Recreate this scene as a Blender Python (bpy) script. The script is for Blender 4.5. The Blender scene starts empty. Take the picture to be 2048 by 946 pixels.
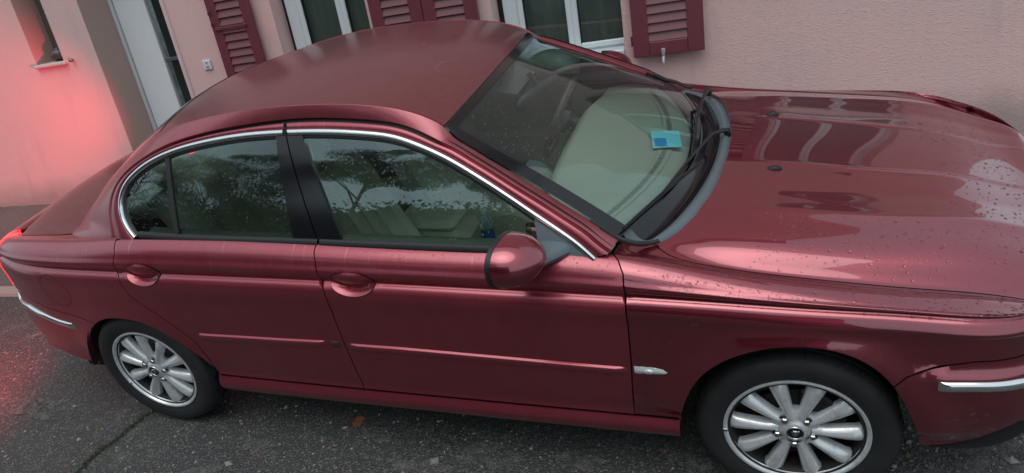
import bpy, math, random
import numpy as np
from mathutils import Vector, Matrix, geometry
random.seed(7); rng = np.random.default_rng(7)
sc = bpy.context.scene
COL = sc.collection

# ------------------------------------------------------------------ camera
CAMP = (-0.1301, -2.68645, 2.16251); YAW, PIT, ROL = -0.4194, 0.51327, -0.20501
FPX = 1422.48; PPX, PPY = 1024 - 54.887, 473 + 9.055
_f = np.array([math.sin(YAW)*math.cos(PIT), math.cos(YAW)*math.cos(PIT), -math.sin(PIT)])
_r0 = np.array([math.cos(YAW), -math.sin(YAW), 0.0]); _u0 = np.cross(_r0, _f)
_r = _r0*math.cos(ROL) + _u0*math.sin(ROL); _u = -_r0*math.sin(ROL) + _u0*math.cos(ROL)
CPOS = np.array(CAMP)
cam_d = bpy.data.cameras.new('camera'); cam = bpy.data.objects.new('camera', cam_d); COL.objects.link(cam)
cam_d.sensor_width = 36.0; cam_d.lens = 36.0*FPX/2048; cam_d.clip_start = 0.05; cam_d.clip_end = 3000
cam_d.shift_x = 54.887/2048; cam_d.shift_y = 9.055/2048
cam.matrix_world = Matrix(((_r[0], _u[0], -_f[0], CAMP[0]), (_r[1], _u[1], -_f[1], CAMP[1]), (_r[2], _u[2], -_f[2], CAMP[2]), (0, 0, 0, 1)))
sc.camera = cam

# ------------------------------------------------------------------ world, sun, exposure
SUN_EL, SUN_AZ = math.radians(72), math.radians(190)     # azimuth clockwise from +Y
w = bpy.data.worlds.new('World'); sc.world = w; w.use_nodes = True
nt = w.node_tree; bg = nt.nodes['Background']
sky = nt.nodes.new('ShaderNodeTexSky'); sky.sky_type = 'NISHITA'; sky.sun_disc = False
sky.sun_elevation = SUN_EL; sky.sun_rotation = SUN_AZ; sky.altitude = 200; sky.air_density = 1.0; sky.dust_density = 4.0; sky.ozone_density = 1.5
hs = nt.nodes.new('ShaderNodeHueSaturation'); hs.inputs['Saturation'].default_value = 0.42   # a thick, even cloud layer takes most of the blue
gm = nt.nodes.new('ShaderNodeMixRGB'); gm.blend_type = 'MIX'; gm.inputs[0].default_value = 0.55
gm.inputs[2].default_value = (5.6, 6.9, 7.5, 1)                                              # the cloud sheet
nt.links.new(sky.outputs[0], hs.inputs['Color']); nt.links.new(hs.outputs[0], gm.inputs[1])
nt.links.new(gm.outputs[0], bg.inputs['Color']); bg.inputs['Strength'].default_value = 0.125
sun_d = bpy.data.lights.new('sun', 'SUN'); sun = bpy.data.objects.new('sun', sun_d); COL.objects.link(sun)
sun_d.energy = 0.75; sun_d.angle = math.radians(50); sun_d.color = (1.0, 0.97, 0.93)
_sd = Vector((math.sin(SUN_AZ)*math.cos(SUN_EL), math.cos(SUN_AZ)*math.cos(SUN_EL), math.sin(SUN_EL)))
sun.rotation_euler = _sd.to_track_quat('Z', 'Y').to_euler()
vs = sc.view_settings; vs.view_transform = 'Standard'; vs.look = 'None'; vs.gamma = 1.0; vs.exposure = 0.28
try: vs.use_curve_mapping = False
except Exception: pass
try:
    sc.cycles.max_bounces = 8; sc.cycles.transparent_max_bounces = 16; sc.cycles.glossy_bounces = 4; sc.cycles.transmission_bounces = 6
    sc.cycles.sample_clamp_indirect = 6.0; sc.cycles.use_denoising = True
except Exception: pass

# ------------------------------------------------------------------ photo geometry helpers (used only to find where real points lie)
def ray(px, py): return (px-PPX)/FPX*_r - (py-PPY)/FPX*_u + _f
def proj(P):
    d = np.asarray(P, float) - CPOS; z = d @ _f
    return np.stack([PPX + FPX*(d @ _r)/z, PPY - FPX*(d @ _u)/z], -1)
def at_y(p, y): d = ray(*p); return CPOS + (y-CPOS[1])/d[1]*d
def at_z(p, z): d = ray(*p); return CPOS + (z-CPOS[2])/d[2]*d

# ------------------------------------------------------------------ splines
def nspl(xk, yk, x):
    """natural cubic spline, yk may be (n,) or (n,m)"""
    xk = np.asarray(xk, float); yk = np.asarray(yk, float); x = np.asarray(x, float)
    n = len(xk); h = np.diff(xk); A = np.zeros((n, n)); B = np.zeros_like(yk)
    A[0, 0] = A[-1, -1] = 1
    for i in range(1, n-1):
        A[i, i-1] = h[i-1]; A[i, i] = 2*(h[i-1]+h[i]); A[i, i+1] = h[i]
        B[i] = 6*((yk[i+1]-yk[i])/h[i] - (yk[i]-yk[i-1])/h[i-1])
    M = np.linalg.solve(A, B)
    i = np.clip(np.searchsorted(xk, x)-1, 0, n-2); hh = h[i]; a = (xk[i+1]-x)/hh; b = (x-xk[i])/hh
    if yk.ndim > 1: a = a[..., None]; b = b[..., None]; hh = hh[..., None]
    return a*yk[i] + b*yk[i+1] + ((a**3-a)*M[i] + (b**3-b)*M[i+1])*hh**2/6
def pchip(xk, yk, x):
    xk = np.asarray(xk, float); yk = np.asarray(yk, float); x = np.asarray(x, float)
    h = np.diff(xk); d = np.diff(yk)/h; m = np.zeros_like(yk)
    for i in range(1, len(xk)-1):
        if d[i-1]*d[i] > 0:
            w1 = 2*h[i]+h[i-1]; w2 = h[i]+2*h[i-1]; m[i] = (w1+w2)/(w1/d[i-1]+w2/d[i])
    m[0] = d[0]; m[-1] = d[-1]
    i = np.clip(np.searchsorted(xk, x)-1, 0, len(xk)-2); t = np.clip((x-xk[i])/h[i], 0, 1)
    return (2*t**3-3*t**2+1)*yk[i] + (t**3-2*t**2+t)*h[i]*m[i] + (-2*t**3+3*t**2)*yk[i+1] + (t**3-t**2)*h[i]*m[i+1]
def smooth_curve(P, n):
    """a polyline of points -> n points on a smooth curve, evenly by length"""
    P = np.asarray(P, float); L = np.r_[0, np.cumsum(np.linalg.norm(np.diff(P, axis=0), axis=1))]
    t = np.linspace(0, L[-1], max(400, n*4)); Q = nspl(L, P, t)
    l2 = np.r_[0, np.cumsum(np.linalg.norm(np.diff(Q, axis=0), axis=1))]
    tt = np.linspace(0, l2[-1], n); return np.stack([np.interp(tt, l2, Q[:, k]) for k in range(P.shape[1])], 1)
def resample(P, step, closed=False):
    P = [np.asarray(p, float) for p in P]; out = []
    N = len(P); rngN = N if closed else N-1
    for i in range(rngN):
        a, b = P[i], P[(i+1) % N]; k = max(1, int(math.ceil(np.linalg.norm(b-a)/step)))
        for j in range(k): out.append(a+(b-a)*j/k)
    if not closed: out.append(P[-1])
    return np.array(out)

# ------------------------------------------------------------------ objects
def tag(o, label=None, cat=None, group=None, kind=None):
    if label: o['label'] = label
    if cat: o['category'] = cat
    if group: o['group'] = group
    if kind: o['kind'] = kind
    return o
def empty(name, loc=(0, 0, 0), parent=None, mat=None):
    o = bpy.data.objects.new(name, None); o.empty_display_size = .2; COL.objects.link(o); o.location = loc
    if mat is not None: o.matrix_world = mat
    if parent: o.parent = parent
    return o
def mesh(name, V, Fc, mat, parent=None, smooth=True, normals=None, sharp=None):
    me = bpy.data.meshes.new(name); me.from_pydata([tuple(map(float, v)) for v in V], [], [tuple(map(int, f)) for f in Fc]); me.update()
    if mat is not None: me.materials.append(mat)
    if smooth: me.polygons.foreach_set('use_smooth', [True]*len(me.polygons))
    if normals is not None: me.normals_split_custom_set_from_vertices([tuple(map(float, n)) for n in normals])
    elif smooth and sharp:
        try: me.set_sharp_from_angle(angle=math.radians(sharp))
        except Exception: pass
    o = bpy.data.objects.new(name, me); COL.objects.link(o)
    if parent: o.parent = parent
    return o
class MB:
    """collects shapes into one mesh"""
    def __init__(s): s.V = []; s.F = []
    def add(s, V, F):
        n = len(s.V); s.V += [tuple(map(float, v)) for v in V]; s.F += [tuple(int(i)+n for i in f) for f in F]; return s
    def box(s, a, b, bev=0.0):
        (x0, y0, z0), (x1, y1, z1) = a, b
        if bev <= 0:
            return s.add([(x0, y0, z0), (x1, y0, z0), (x1, y1, z0), (x0, y1, z0), (x0, y0, z1), (x1, y0, z1), (x1, y1, z1), (x0, y1, z1)],
                  [(0, 3, 2, 1), (4, 5, 6, 7), (0, 1, 5, 4), (1, 2, 6, 5), (2, 3, 7, 6), (3, 0, 4, 7)])
        q = bev; V = []
        for (z, i) in ((z0, q), (z0+q, 0), (z1-q, 0), (z1, q)):
            V += [(x0+i+q*(i == 0), y0+i, z), (x1-i-q*(i == 0), y0+i, z), (x1-i, y0+i+q*(i == 0), z), (x1-i, y1-i-q*(i == 0), z), (x1-i-q*(i == 0), y1-i, z), (x0+i+q*(i == 0), y1-i, z), (x0+i, y1-i-q*(i == 0), z), (x0+i, y0+i+q*(i == 0), z)]
        F = [tuple(reversed(range(8))), tuple(range(24, 32))]
        for k in range(3):
            for j in range(8): F.append((k*8+j, k*8+(j+1) % 8, k*8+8+(j+1) % 8, k*8+8+j))
        return s.add(V, F)
    def tube(s, P, r, n=8, caps=True):
        P = [Vector(p) for p in P]; rs = r if hasattr(r, '__len__') else [r]*len(P); V = []; F = []
        prev = None
        for i, p in enumerate(P):
            t = (P[min(i+1, len(P)-1)]-P[max(i-1, 0)]).normalized()
            if prev is None: a = t.orthogonal().normalized()
            else: a = (prev-t*prev.dot(t)).normalized()
            prev = a; b = t.cross(a)
            for k in range(n):
                an = 2*math.pi*k/n; V.append(p+(a*math.cos(an)+b*math.sin(an))*rs[i])
        for i in range(len(P)-1):
            for k in range(n): F.append((i*n+k, i*n+(k+1) % n, (i+1)*n+(k+1) % n, (i+1)*n+k))
        if caps: F.append(tuple(reversed(range(n)))); F.append(tuple(range((len(P)-1)*n, len(P)*n)))
        return s.add(V, F)
    def lathe(s, prof, n=48, axis='y', loop=False):
        """prof: list of (r, t) round the axis"""
        V = []; F = []; m = len(prof)
        for k in range(n):
            a = 2*math.pi*k/n
            for r_, t in prof:
                V.append((r_*math.cos(a), t, r_*math.sin(a)) if axis == 'y' else (r_*math.cos(a), r_*math.sin(a), t))
        for k in range(n):
            k2 = (k+1) % n
            for j in range(m if loop else m-1):
                j2 = (j+1) % m
                f = (k*m+j, k*m+j2, k2*m+j2, k2*m+j)
                F.append(f if axis != 'y' else f)
        return s.add(V, F)
    def grid(s, G, flip=False):
        G = np.asarray(G); a, b = G.shape[:2]; F = []
        for i in range(a-1):
            for j in range(b-1):
                f = (i*b+j, i*b+j+1, (i+1)*b+j+1, (i+1)*b+j); F.append(f[::-1] if flip else f)
        return s.add(G.reshape(-1, 3), F)
    def build(s, name, mat, parent=None, smooth=True, sharp=35): return mesh(name, s.V, s.F, mat, parent, smooth, None, sharp)
    def xf(s, M):
        s.V = [tuple(M @ Vector(v)) for v in s.V]; return s
def copy_tree(o, parent=None):
    c = o.copy(); COL.objects.link(c); c.parent = parent
    for ch in list(o.children): copy_tree(ch, c)
    return c
def mirror_mesh(o, name, parent):
    """a far-side copy of a near-side part, mirrored in the car's middle plane (real mesh, not a negative scale)"""
    me = o.data; V = [(v.co.x, -v.co.y, v.co.z) for v in me.vertices]; Fc = [tuple(reversed(p.vertices)) for p in me.polygons]
    nrm = None
    if me.has_custom_normals:
        acc = np.zeros((len(V), 3)); 
        cn = np.zeros(len(me.loops)*3); me.corner_normals.foreach_get('vector', cn); cn = cn.reshape(-1, 3)
        vi = np.zeros(len(me.loops), int); me.loops.foreach_get('vertex_index', vi)
        np.add.at(acc, vi, cn); acc[:, 1] *= -1
        nrm = acc/np.maximum(np.linalg.norm(acc, axis=1), 1e-9)[:, None]
    m = mesh(name, V, Fc, me.materials[0], parent, True, nrm, None if nrm is not None else 35)
    return m
# ------------------------------------------------------------------ materials
def mat(name, color, rough=.5, metal=0, **kw):
    m = bpy.data.materials.new(name); m.use_nodes = True; b = m.node_tree.nodes['Principled BSDF']
    b.inputs['Base Color'].default_value = (*color, 1); b.inputs['Roughness'].default_value = rough; b.inputs['Metallic'].default_value = metal
    for k, v in kw.items(): b.inputs[k.replace('_', ' ')].default_value = v
    m.diffuse_color = (*color, 1); return m
def N(m, t, **kw):
    n = m.node_tree.nodes.new(t)
    for k, v in kw.items():
        if k in n.inputs: n.inputs[k].default_value = v
        else: setattr(n, k, v)
    return n
def L(m, a, b): m.node_tree.links.new(a, b)
def coords(m, kind='Object'): return N(m, 'ShaderNodeTexCoord').outputs[kind]
def noise(m, vec, scale, detail=4, rough=.55):
    n = N(m, 'ShaderNodeTexNoise'); n.inputs['Scale'].default_value = scale; n.inputs['Detail'].default_value = detail; n.inputs['Roughness'].default_value = rough
    if vec is not None: L(m, vec, n.inputs['Vector'])
    return n.outputs['Fac']
def ramp(m, fac, stops):
    r = N(m, 'ShaderNodeValToRGB'); e = r.color_ramp.elements
    while len(e) < len(stops): e.new(.5)
    for k, (p, c) in enumerate(stops):
        e[k].position = p; e[k].color = (*c, 1) if len(c) == 3 else c
    L(m, fac, r.inputs[0]); return r.outputs[0]
def bump(m, h, strength, dist, prev=None):
    b = N(m, 'ShaderNodeBump'); b.inputs['Strength'].default_value = strength; b.inputs['Distance'].default_value = dist
    L(m, h, b.inputs['Height'])
    if prev is not None: L(m, prev, b.inputs['Normal'])
    return b.outputs[0]
def mixc(m, fac, a, b, mode='MIX'):
    n = N(m, 'ShaderNodeMixRGB'); n.blend_type = mode
    for i, v in ((0, fac), (1, a), (2, b)):
        if isinstance(v, (int, float)): n.inputs[i].default_value = v
        elif isinstance(v, tuple): n.inputs[i].default_value = (*v, 1)
        else: L(m, v, n.inputs[i])
    return n.outputs[0]
def mapr(m, v, a, b, c, d):
    n = N(m, 'ShaderNodeMapRange'); 
    for i, x in enumerate((a, b, c, d)): n.inputs[i+1].default_value = x
    L(m, v, n.inputs[0]); return n.outputs[0]
def bsdf(m): return m.node_tree.nodes['Principled BSDF']
def scaled(m, vec, s):
    n = N(m, 'ShaderNodeMapping'); n.inputs['Scale'].default_value = s; L(m, vec, n.inputs[0]); return n.outputs[0]
M = {}
def paint(name, col, coat, crough, dust, drough=.29, streak=0, ior=1.6, scr=0):
    m = mat(name, col, drough, .85); b = bsdf(m)
    b.inputs['Coat Weight'].default_value = coat; b.inputs['Coat Roughness'].default_value = crough; b.inputs['Coat IOR'].default_value = ior
    v = coords(m); n1 = noise(m, v, 2.2, 6, .65); n2 = noise(m, scaled(m, v, (6, 6, 1.2)), 5, 5, .6)
    f = N(m, 'ShaderNodeMath', operation='MULTIPLY'); L(m, n1, f.inputs[0]); L(m, n2, f.inputs[1])
    fac = mapr(m, f.outputs[0], .12, .5, dust*.35, dust)
    base = mixc(m, fac, col, (.30, .21, .20))
    if streak:      # dried runs of dirty water under the windows
        sx = N(m, 'ShaderNodeSeparateXYZ'); L(m, v, sx.inputs[0])
        st = mapr(m, noise(m, scaled(m, v, (42, 1, 3.5)), 1.6, 4, .7), .60, .72, 0, streak); zm = mapr(m, sx.outputs[2], .86, .97, 0, 1)
        mm_ = N(m, 'ShaderNodeMath', operation='MULTIPLY'); L(m, st, mm_.inputs[0]); L(m, zm, mm_.inputs[1]); base = mixc(m, mm_.outputs[0], base, (.55, .42, .43))
    if scr:         # old hairline scratches
        sn = noise(m, scaled(m, v, (1, 1.7, 1)), 1.9, 2, .4); ln = N(m, 'ShaderNodeMath', operation='COMPARE'); L(m, sn, ln.inputs[0]); ln.inputs[1].default_value = .5; ln.inputs[2].default_value = .0022
        mk_ = mapr(m, noise(m, v, 3.1, 3), .52, .60, 0, scr); mm2 = N(m, 'ShaderNodeMath', operation='MULTIPLY'); L(m, ln.outputs[0], mm2.inputs[0]); L(m, mk_, mm2.inputs[1]); base = mixc(m, mm2.outputs[0], base, (.50, .34, .34))
    L(m, base, b.inputs['Base Color'])
    L(m, mapr(m, fac, 0, .5, .88, .35), b.inputs['Metallic'])
    L(m, mapr(m, n1, .3, .7, crough*.7, crough*1.4+.01), b.inputs['Coat Roughness'])
    fl = noise(m, v, 900, 1); L(m, bump(m, fl, .04, .001), b.inputs['Normal'])
    return m
RED = (.26, .022, .041)
M['paint'] = paint('red_metallic_paint', RED, 1.0, .012, .05, ior=1.75)
M['paint_side'] = paint('red_metallic_paint_doors', (.31, .030, .053), .9, .15, .12, .42, streak=.35)
M['paint_rail'] = paint('dusty_red_rail_paint', (.31, .042, .062), .7, .18, .2, .46, streak=0)
M['paint_roof'] = paint('weathered_red_roof_paint', (.215, .036, .047), .6, .16, .24, .42, scr=.45)
M['black_plastic'] = mat('black_plastic', (.012, .013, .015), .42)
M['grey_plastic'] = mat('weathered_grey_plastic', (.095, .12, .135), .42)
M['rubber'] = mat('black_rubber', (.010, .010, .011), .6)
M['gloss_black'] = mat('gloss_black_trim', (.008, .008, .010), .12)
M['chrome'] = mat('brushed_chrome', (.78, .80, .80), .16, 1.0)
M['dark'] = mat('underbody_and_gap_shade', (.006, .006, .006), .9)  # black underbody, also used as painted shade behind the panel gaps
def m_tyre():
    m = mat('tyre_rubber', (.013, .013, .014), .72); v = coords(m)
    L(m, mixc(m, mapr(m, noise(m, v, 9, 5), .4, .75, 0, .5), (.011, .011, .012), (.030, .027, .025)), bsdf(m).inputs['Base Color'])
    L(m, bump(m, noise(m, v, 160, 3), .25, .002), bsdf(m).inputs['Normal']); return m
M['tyre'] = m_tyre()
def m_alloy():
    m = mat('silver_alloy_paint', (.62, .645, .66), .34, .45); v = coords(m); b = bsdf(m)
    d = mapr(m, noise(m, v, 30, 6, .7), .5, .8, 0, .7)
    L(m, mixc(m, d, (.64, .665, .68), (.24, .22, .20)), b.inputs['Base Color']); L(m, mapr(m, d, 0, 1, .28, .7), b.inputs['Roughness']); return m
M['alloy'] = m_alloy()
M['brake_shade'] = mat('shaded_brake_steel', (.018, .016, .015), .6, .5)  # near black: the shade behind the spokes is put into this colour
M['nut'] = mat('chromed_lug_nut', (.5, .5, .5), .22, 1.0)
def m_glass(name, tint, spec=1.0, rough=0.0, dirt=.06):
    m = bpy.data.materials.new(name); m.use_nodes = True; t = m.node_tree; t.nodes.clear()
    out = N(m, 'ShaderNodeOutputMaterial'); tr = N(m, 'ShaderNodeBsdfTransparent'); tr.inputs[0].default_value = (*tint, 1)
    gl = N(m, 'ShaderNodeBsdfGlossy'); gl.inputs['Roughness'].default_value = rough; gl.inputs[0].default_value = (.80, .97, 1.0, 1)
    fr = N(m, 'ShaderNodeFresnel'); fr.inputs[0].default_value = 1.52
    mu = N(m, 'ShaderNodeMath', operation='MULTIPLY'); mu.use_clamp = True; L(m, fr.outputs[0], mu.inputs[0]); mu.inputs[1].default_value = 1.9*spec   # two faces of the pane
    mx = N(m, 'ShaderNodeMixShader'); L(m, mu.outputs[0], mx.inputs[0]); L(m, tr.outputs[0], mx.inputs[1]); L(m, gl.outputs[0], mx.inputs[2])
    df = N(m, 'ShaderNodeBsdfDiffuse'); df.inputs[0].default_value = (.42, .45, .44, 1)
    m2 = N(m, 'ShaderNodeMixShader'); v = coords(m); d = mapr(m, noise(m, v, 3.5, 6, .7), .35, .8, dirt*.25, dirt*1.6)
    L(m, d, m2.inputs[0]); L(m, mx.outputs[0], m2.inputs[1]); L(m, df.outputs[0], m2.inputs[2]); L(m, m2.outputs[0], out.inputs[0])
    m.diffuse_color = (.3, .4, .4, .4); return m
M['glass'] = m_glass('green_tinted_window_glass', (.60, .73, .67), 1.55, 0, .006)
M['rglass'] = m_glass('rear_glass_with_cabin_shade', (.40, .50, .46), 1.15, 0, .006)  # same glass, tint deepened to stand in for the dim rear cabin
M['wglass'] = m_glass('windshield_glass', (.84, .95, .90), .7, 0, .02)
M['hglass'] = m_glass('house_window_glass', (.70, .78, .74), .45, 0, .05)
def m_drop():
    m = bpy.data.materials.new('water_drop'); m.use_nodes = True; m.node_tree.nodes.clear()
    out = N(m, 'ShaderNodeOutputMaterial'); g = N(m, 'ShaderNodeBsdfGlass'); g.inputs['IOR'].default_value = 1.33; g.inputs['Roughness'].default_value = .02
    L(m, g.outputs[0], out.inputs[0]); return m
M['drop'] = m_drop()
def m_leather(name, c):
    m = mat(name, c, .55); v = coords(m); L(m, bump(m, noise(m, v, 120, 3), .25, .002), bsdf(m).inputs['Normal'])
    L(m, mixc(m, mapr(m, noise(m, v, 4, 4), .3, .7, 0, .4), c, tuple(k*.8 for k in c)), bsdf(m).inputs['Base Color']); return m
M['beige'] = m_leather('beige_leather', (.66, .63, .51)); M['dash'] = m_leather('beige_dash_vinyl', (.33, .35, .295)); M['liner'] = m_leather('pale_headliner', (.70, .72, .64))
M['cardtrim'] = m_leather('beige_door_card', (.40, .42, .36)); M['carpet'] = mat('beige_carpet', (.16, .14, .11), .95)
M['darktrim'] = mat('dark_interior_trim', (.03, .03, .03), .5)
M['wood'] = mat('wood_trim', (.10, .05, .02), .2)
# ================================================================== CAR
car = empty('car'); tag(car, 'dark red metallic four-door saloon car parked beside the pink house', 'car')
# ---- body surface S(u, s): u runs along the car (x in metres over most of it, wrapping round nose and tail), s climbs the section
SK = np.array([0, .09, .15, .185, .27, .37, .47, .59, .675, .690, .702, .722, .772, .830, .88, .94, 1.02, 1.19, 1.36, 1.48, 1.70])
# x, crease z, half width, belt/crown (y,z), shoulder fullness, shut (y,z), then hood/deck (y,z) x4, centre z
def _sec(w, zc, crown, shut, h16, h17, h18, h19, zcen, zb=0.0):
    cy, cz = crown
    def sh(t, ybul, zbul): return (w-.0135+(cy-w+.0135)*ybul, zc+.012+(cz-zc-.012)*zbul)
    return [(w-.08, .215), (w-.020, .250), (w-.006, .300), (w-.022, .335+zb*.2), (w-.014, .42), (w-.006, .52), (w-.001, .62), (w, .735), (w-.002, zc-.023), (w-.0115, zc-.0095), (w-.0245, zc-.001),
            sh(0, .02, .13), sh(0, .17, .47), sh(0, .50, .80), (cy, cz), shut, h16, h17, h18, h19, (0.0, zcen)]
ST = [  # u, section
 (-3.20, _sec(.842, .853, (.755, .948), (.69, .936), (.62, .950), (.46, .980), (.31, .995), (.19, 1.002), 1.006)),
 (-2.95, _sec(.862, .853, (.765, .957), (.70, .943), (.62, .960), (.46, .990), (.31, 1.006), (.19, 1.014), 1.018)),
 (-2.65, _sec(.875, .858, (.785, .978), (.73, .975), (.64, .985), (.48, 1.0), (.33, 1.01), (.2, 1.015), 1.02)),
 (-2.30, _sec(.883, .861, (.800, .990), (.74, .990), (.66, 1.0), (.5, 1.0), (.34, 1.0), (.2, 1.0), 1.0)),
 (-1.60, _sec(.888, .859, (.803, .980), (.74, .985), (.66, .99), (.5, 1.0), (.34, 1.0), (.2, 1.0), 1.0)),
 (-.95, _sec(.888, .848, (.803, .966), (.74, .972), (.66, .985), (.5, 1.0), (.34, 1.0), (.2, 1.0), 1.0)),
 (-.62, _sec(.887, .840, (.802, .955), (.748, .957), (.67, .965), (.5, .985), (.34, .995), (.21, 1.0), 1.0)),
 (-.42, _sec(.886, .834, (.800, .927), (.752, .922), (.68, .935), (.5, .978), (.34, .988), (.212, 1.0), 1.003)),
 (-.22, _sec(.885, .826, (.799, .893), (.753, .880), (.69, .917), (.51, .962), (.345, .978), (.212, .989), .994)),
 (.05, _sec(.884, .815, (.799, .858), (.750, .844), (.69, .890), (.51, .939), (.34, .951), (.205, .961), .966)),
 (.30, _sec(.878, .804, (.790, .829), (.735, .812), (.67, .866), (.50, .915), (.33, .921), (.195, .927), .930)),
 (.52, _sec(.858, .794, (.765, .800), (.708, .777), (.645, .836), (.48, .888), (.315, .890), (.18, .892), .894)),
]
NU = [s[0] for s in ST]; RY = np.array([[p[0] for p in s[1]] for s in ST]); RZ = np.array([[p[1] for p in s[1]] for s in ST]); RX = np.array([[s[0]]*21 for s in ST])
def _ext(u, xs_low, xs_top, fy_low, fy_top, dz_low, dz_top, base):
    """a wrapped end station: interpolates low rails to top rails"""
    k = np.clip((np.arange(21)-9)/7.0, 0, 1); k = k*k*(3-2*k)
    x = xs_low+(xs_top-xs_low)*k; y = RY[base]*(fy_low+(fy_top-fy_low)*k); z = RZ[base]+dz_low+(dz_top-dz_low)*k
    return u, x, y, z
nose = [_ext(.74, .69, .70, .85, .92, 0, -.052, -1), _ext(.95, .795, .805, .64, .69, 0, -.065, -1), _ext(1.16, .85, .865, .35, .40, .0, -.115, -1), _ext(1.42, .875, .885, .0, .0, .0, -.16, -1)]
tail = [_ext(-4.15, -3.74, -3.60, 0, 0, .0, -.125, 0), _ext(-3.88, -3.70, -3.56, .52, .55, 0, -.095, 0), _ext(-3.64, -3.60, -3.49, .80, .83, 0, -.06, 0), _ext(-3.42, -3.41, -3.39, .935, .955, 0, -.022, 0)]
NU = np.array([t[0] for t in tail]+NU+[t[0] for t in nose])
RX = np.vstack([[t[1] for t in tail], RX, [t[1] for t in nose]]); RY = np.vstack([[t[2] for t in tail], RY, [t[2] for t in nose]]); RZ = np.vstack([[t[3] for t in tail], RZ, [t[3] for t in nose]])
# the front bumper and the tail bulge outwards low down
for i, u in enumerate(NU):
    if u > .5: RX[i, 0:6] += np.array([-.04, .0, .02, .03, .04, .03])
    if u < -3.3: RX[i, 0:6] -= np.array([-.05, .0, .02, .03, .04, .03])
_US = np.linspace(-4.15, 1.42, 1400)
_TX, _TY, _TZ = nspl(NU, RX, _US), nspl(NU, RY, _US), nspl(NU, RZ, _US)
_TY = np.maximum(_TY, 0)
def _tab(T, u, k):
    f = (np.clip(u, -4.15, 1.42)+4.15)/(5.57)*(1399); i = np.clip(f.astype(int), 0, 1398); t = f-i
    return T[i, k]*(1-t)+T[i+1, k]*t
HUBZ = .312
def _flare(x, z, x0, r0, amp):
    r = np.hypot(x-x0, z-HUBZ+.01); t = (r-r0)/.085
    return amp*np.exp(-np.maximum(t, 0)**2*1.3)*(z > .2)
def S(u, s, raw=False):
    u = np.asarray(u, float); s = np.clip(np.asarray(s, float), 0, SK[-1]); u, s = np.broadcast_arrays(u, s)
    i = np.clip(np.searchsorted(SK, s, side='right')-1, 0, len(SK)-2); h = SK[i+1]-SK[i]; t = (s-SK[i])/h
    out = []
    for T in (_TX, _TY, _TZ):
        p0, p1, p2, p3 = (_tab(T, u, np.clip(i+d, 0, 20)) for d in (-1, 0, 1, 2))
        hm = np.where(i > 0, SK[i]-SK[np.maximum(i-1, 0)], h); hp = np.where(i < 19, SK[np.minimum(i+2, 20)]-SK[i+1], h)
        # non-uniform Catmull-Rom tangents (limited)
        d0 = (p1-p0)/hm; d1 = (p2-p1)/h; d2 = (p3-p2)/hp
        m1 = np.where((i > 0) & (i != 19), (d0*h+d1*hm)/(h+hm), d1); m2 = np.where(i < 18, (d1*hp+d2*h)/(h+hp), np.where((i == 19) & (T is _TZ), 0*d1, d1))
        out.append((2*t**3-3*t**2+1)*p1+(t**3-2*t**2+t)*h*np.where(i == 17, .45*m1+.55*d1, m1)+(-2*t**3+3*t**2)*p2+(t**3-t**2)*h*np.where(i == 16, .45*m2+.55*d1, m2))
    x, y, z = out
    y = np.maximum(y, 0); on_ = np.clip((u+.16)/.12, 0, 1)*np.clip((1.0-u)/.3, 0, 1)
    z = z+on_*(.0032*np.exp(-((s-1.48)/.010)**2)+.0045*np.exp(-((s-1.19)/.032)**2)-.003*np.exp(-((s-1.33)/.05)**2))     # pressed ribs of the hood
    lo = np.clip((SK[9]-s)/.2, 0, 1)
    y = y+((_flare(x, z, 0.0, .372, .030)+_flare(x, z, -2.71, .34, .016))*np.clip((s-.19)/.06, 0, 1)+.020*np.clip((u-.27)/.10, 0, 1)*np.clip((.500-s)/.022, 0, 1)*np.clip((s-.10)/.2, 0, 1))*np.clip(lo*1.6, 0, 1)*(y > .3)
    return np.stack([x, -y, z], -1)
def Sn(u, s):
    e = 1.5e-3; a = S(u+e, s)-S(u-e, s); b = S(u, s+e)-S(u, s-e)
    n = np.cross(a, b); n /= np.maximum(np.linalg.norm(n, axis=-1), 1e-9)[..., None]
    P = S(u, s); zr = np.where(np.asarray(s) > .80, -1.2, .55); c = P-np.stack([np.clip(P[..., 0], -3.0, .3), P[..., 1]*0, P[..., 2]*0+zr], -1)
    n = np.where(((n*c).sum(-1) < 0)[..., None], -n, n); return n
_gu, _gs = np.meshgrid(np.arange(-3.75, 1.0, .012), np.arange(.0, 1.70, .008), indexing='ij')
_gp = S(_gu, _gs); _gn = Sn(_gu, _gs); _gq = proj(_gp); _gq[((_gn*(CPOS-_gp)).sum(-1) < -.02)] = 1e6
def on_S(px):
    """photo points -> (u, s) on the near flank of the body"""
    out = []
    for p in px:
        d = ((_gq-np.array(p))**2).sum(-1); k = np.unravel_index(np.argmin(d), d.shape); u, s = _gu[k], _gs[k]
        for _ in range(6):
            q = proj(S(u, s)); e = 1e-3; J = np.stack([(proj(S(u+e, s))-q)/e, (proj(S(u, s+e))-q)/e], 1)
            try: st = np.linalg.solve(J, np.array(p)-q)
            except np.linalg.LinAlgError: break
            st = np.clip(st, -.01, .01); u += st[0]; s += st[1]
        out.append((float(u), float(np.clip(s, 0, 1.7))))
    return out
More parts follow.
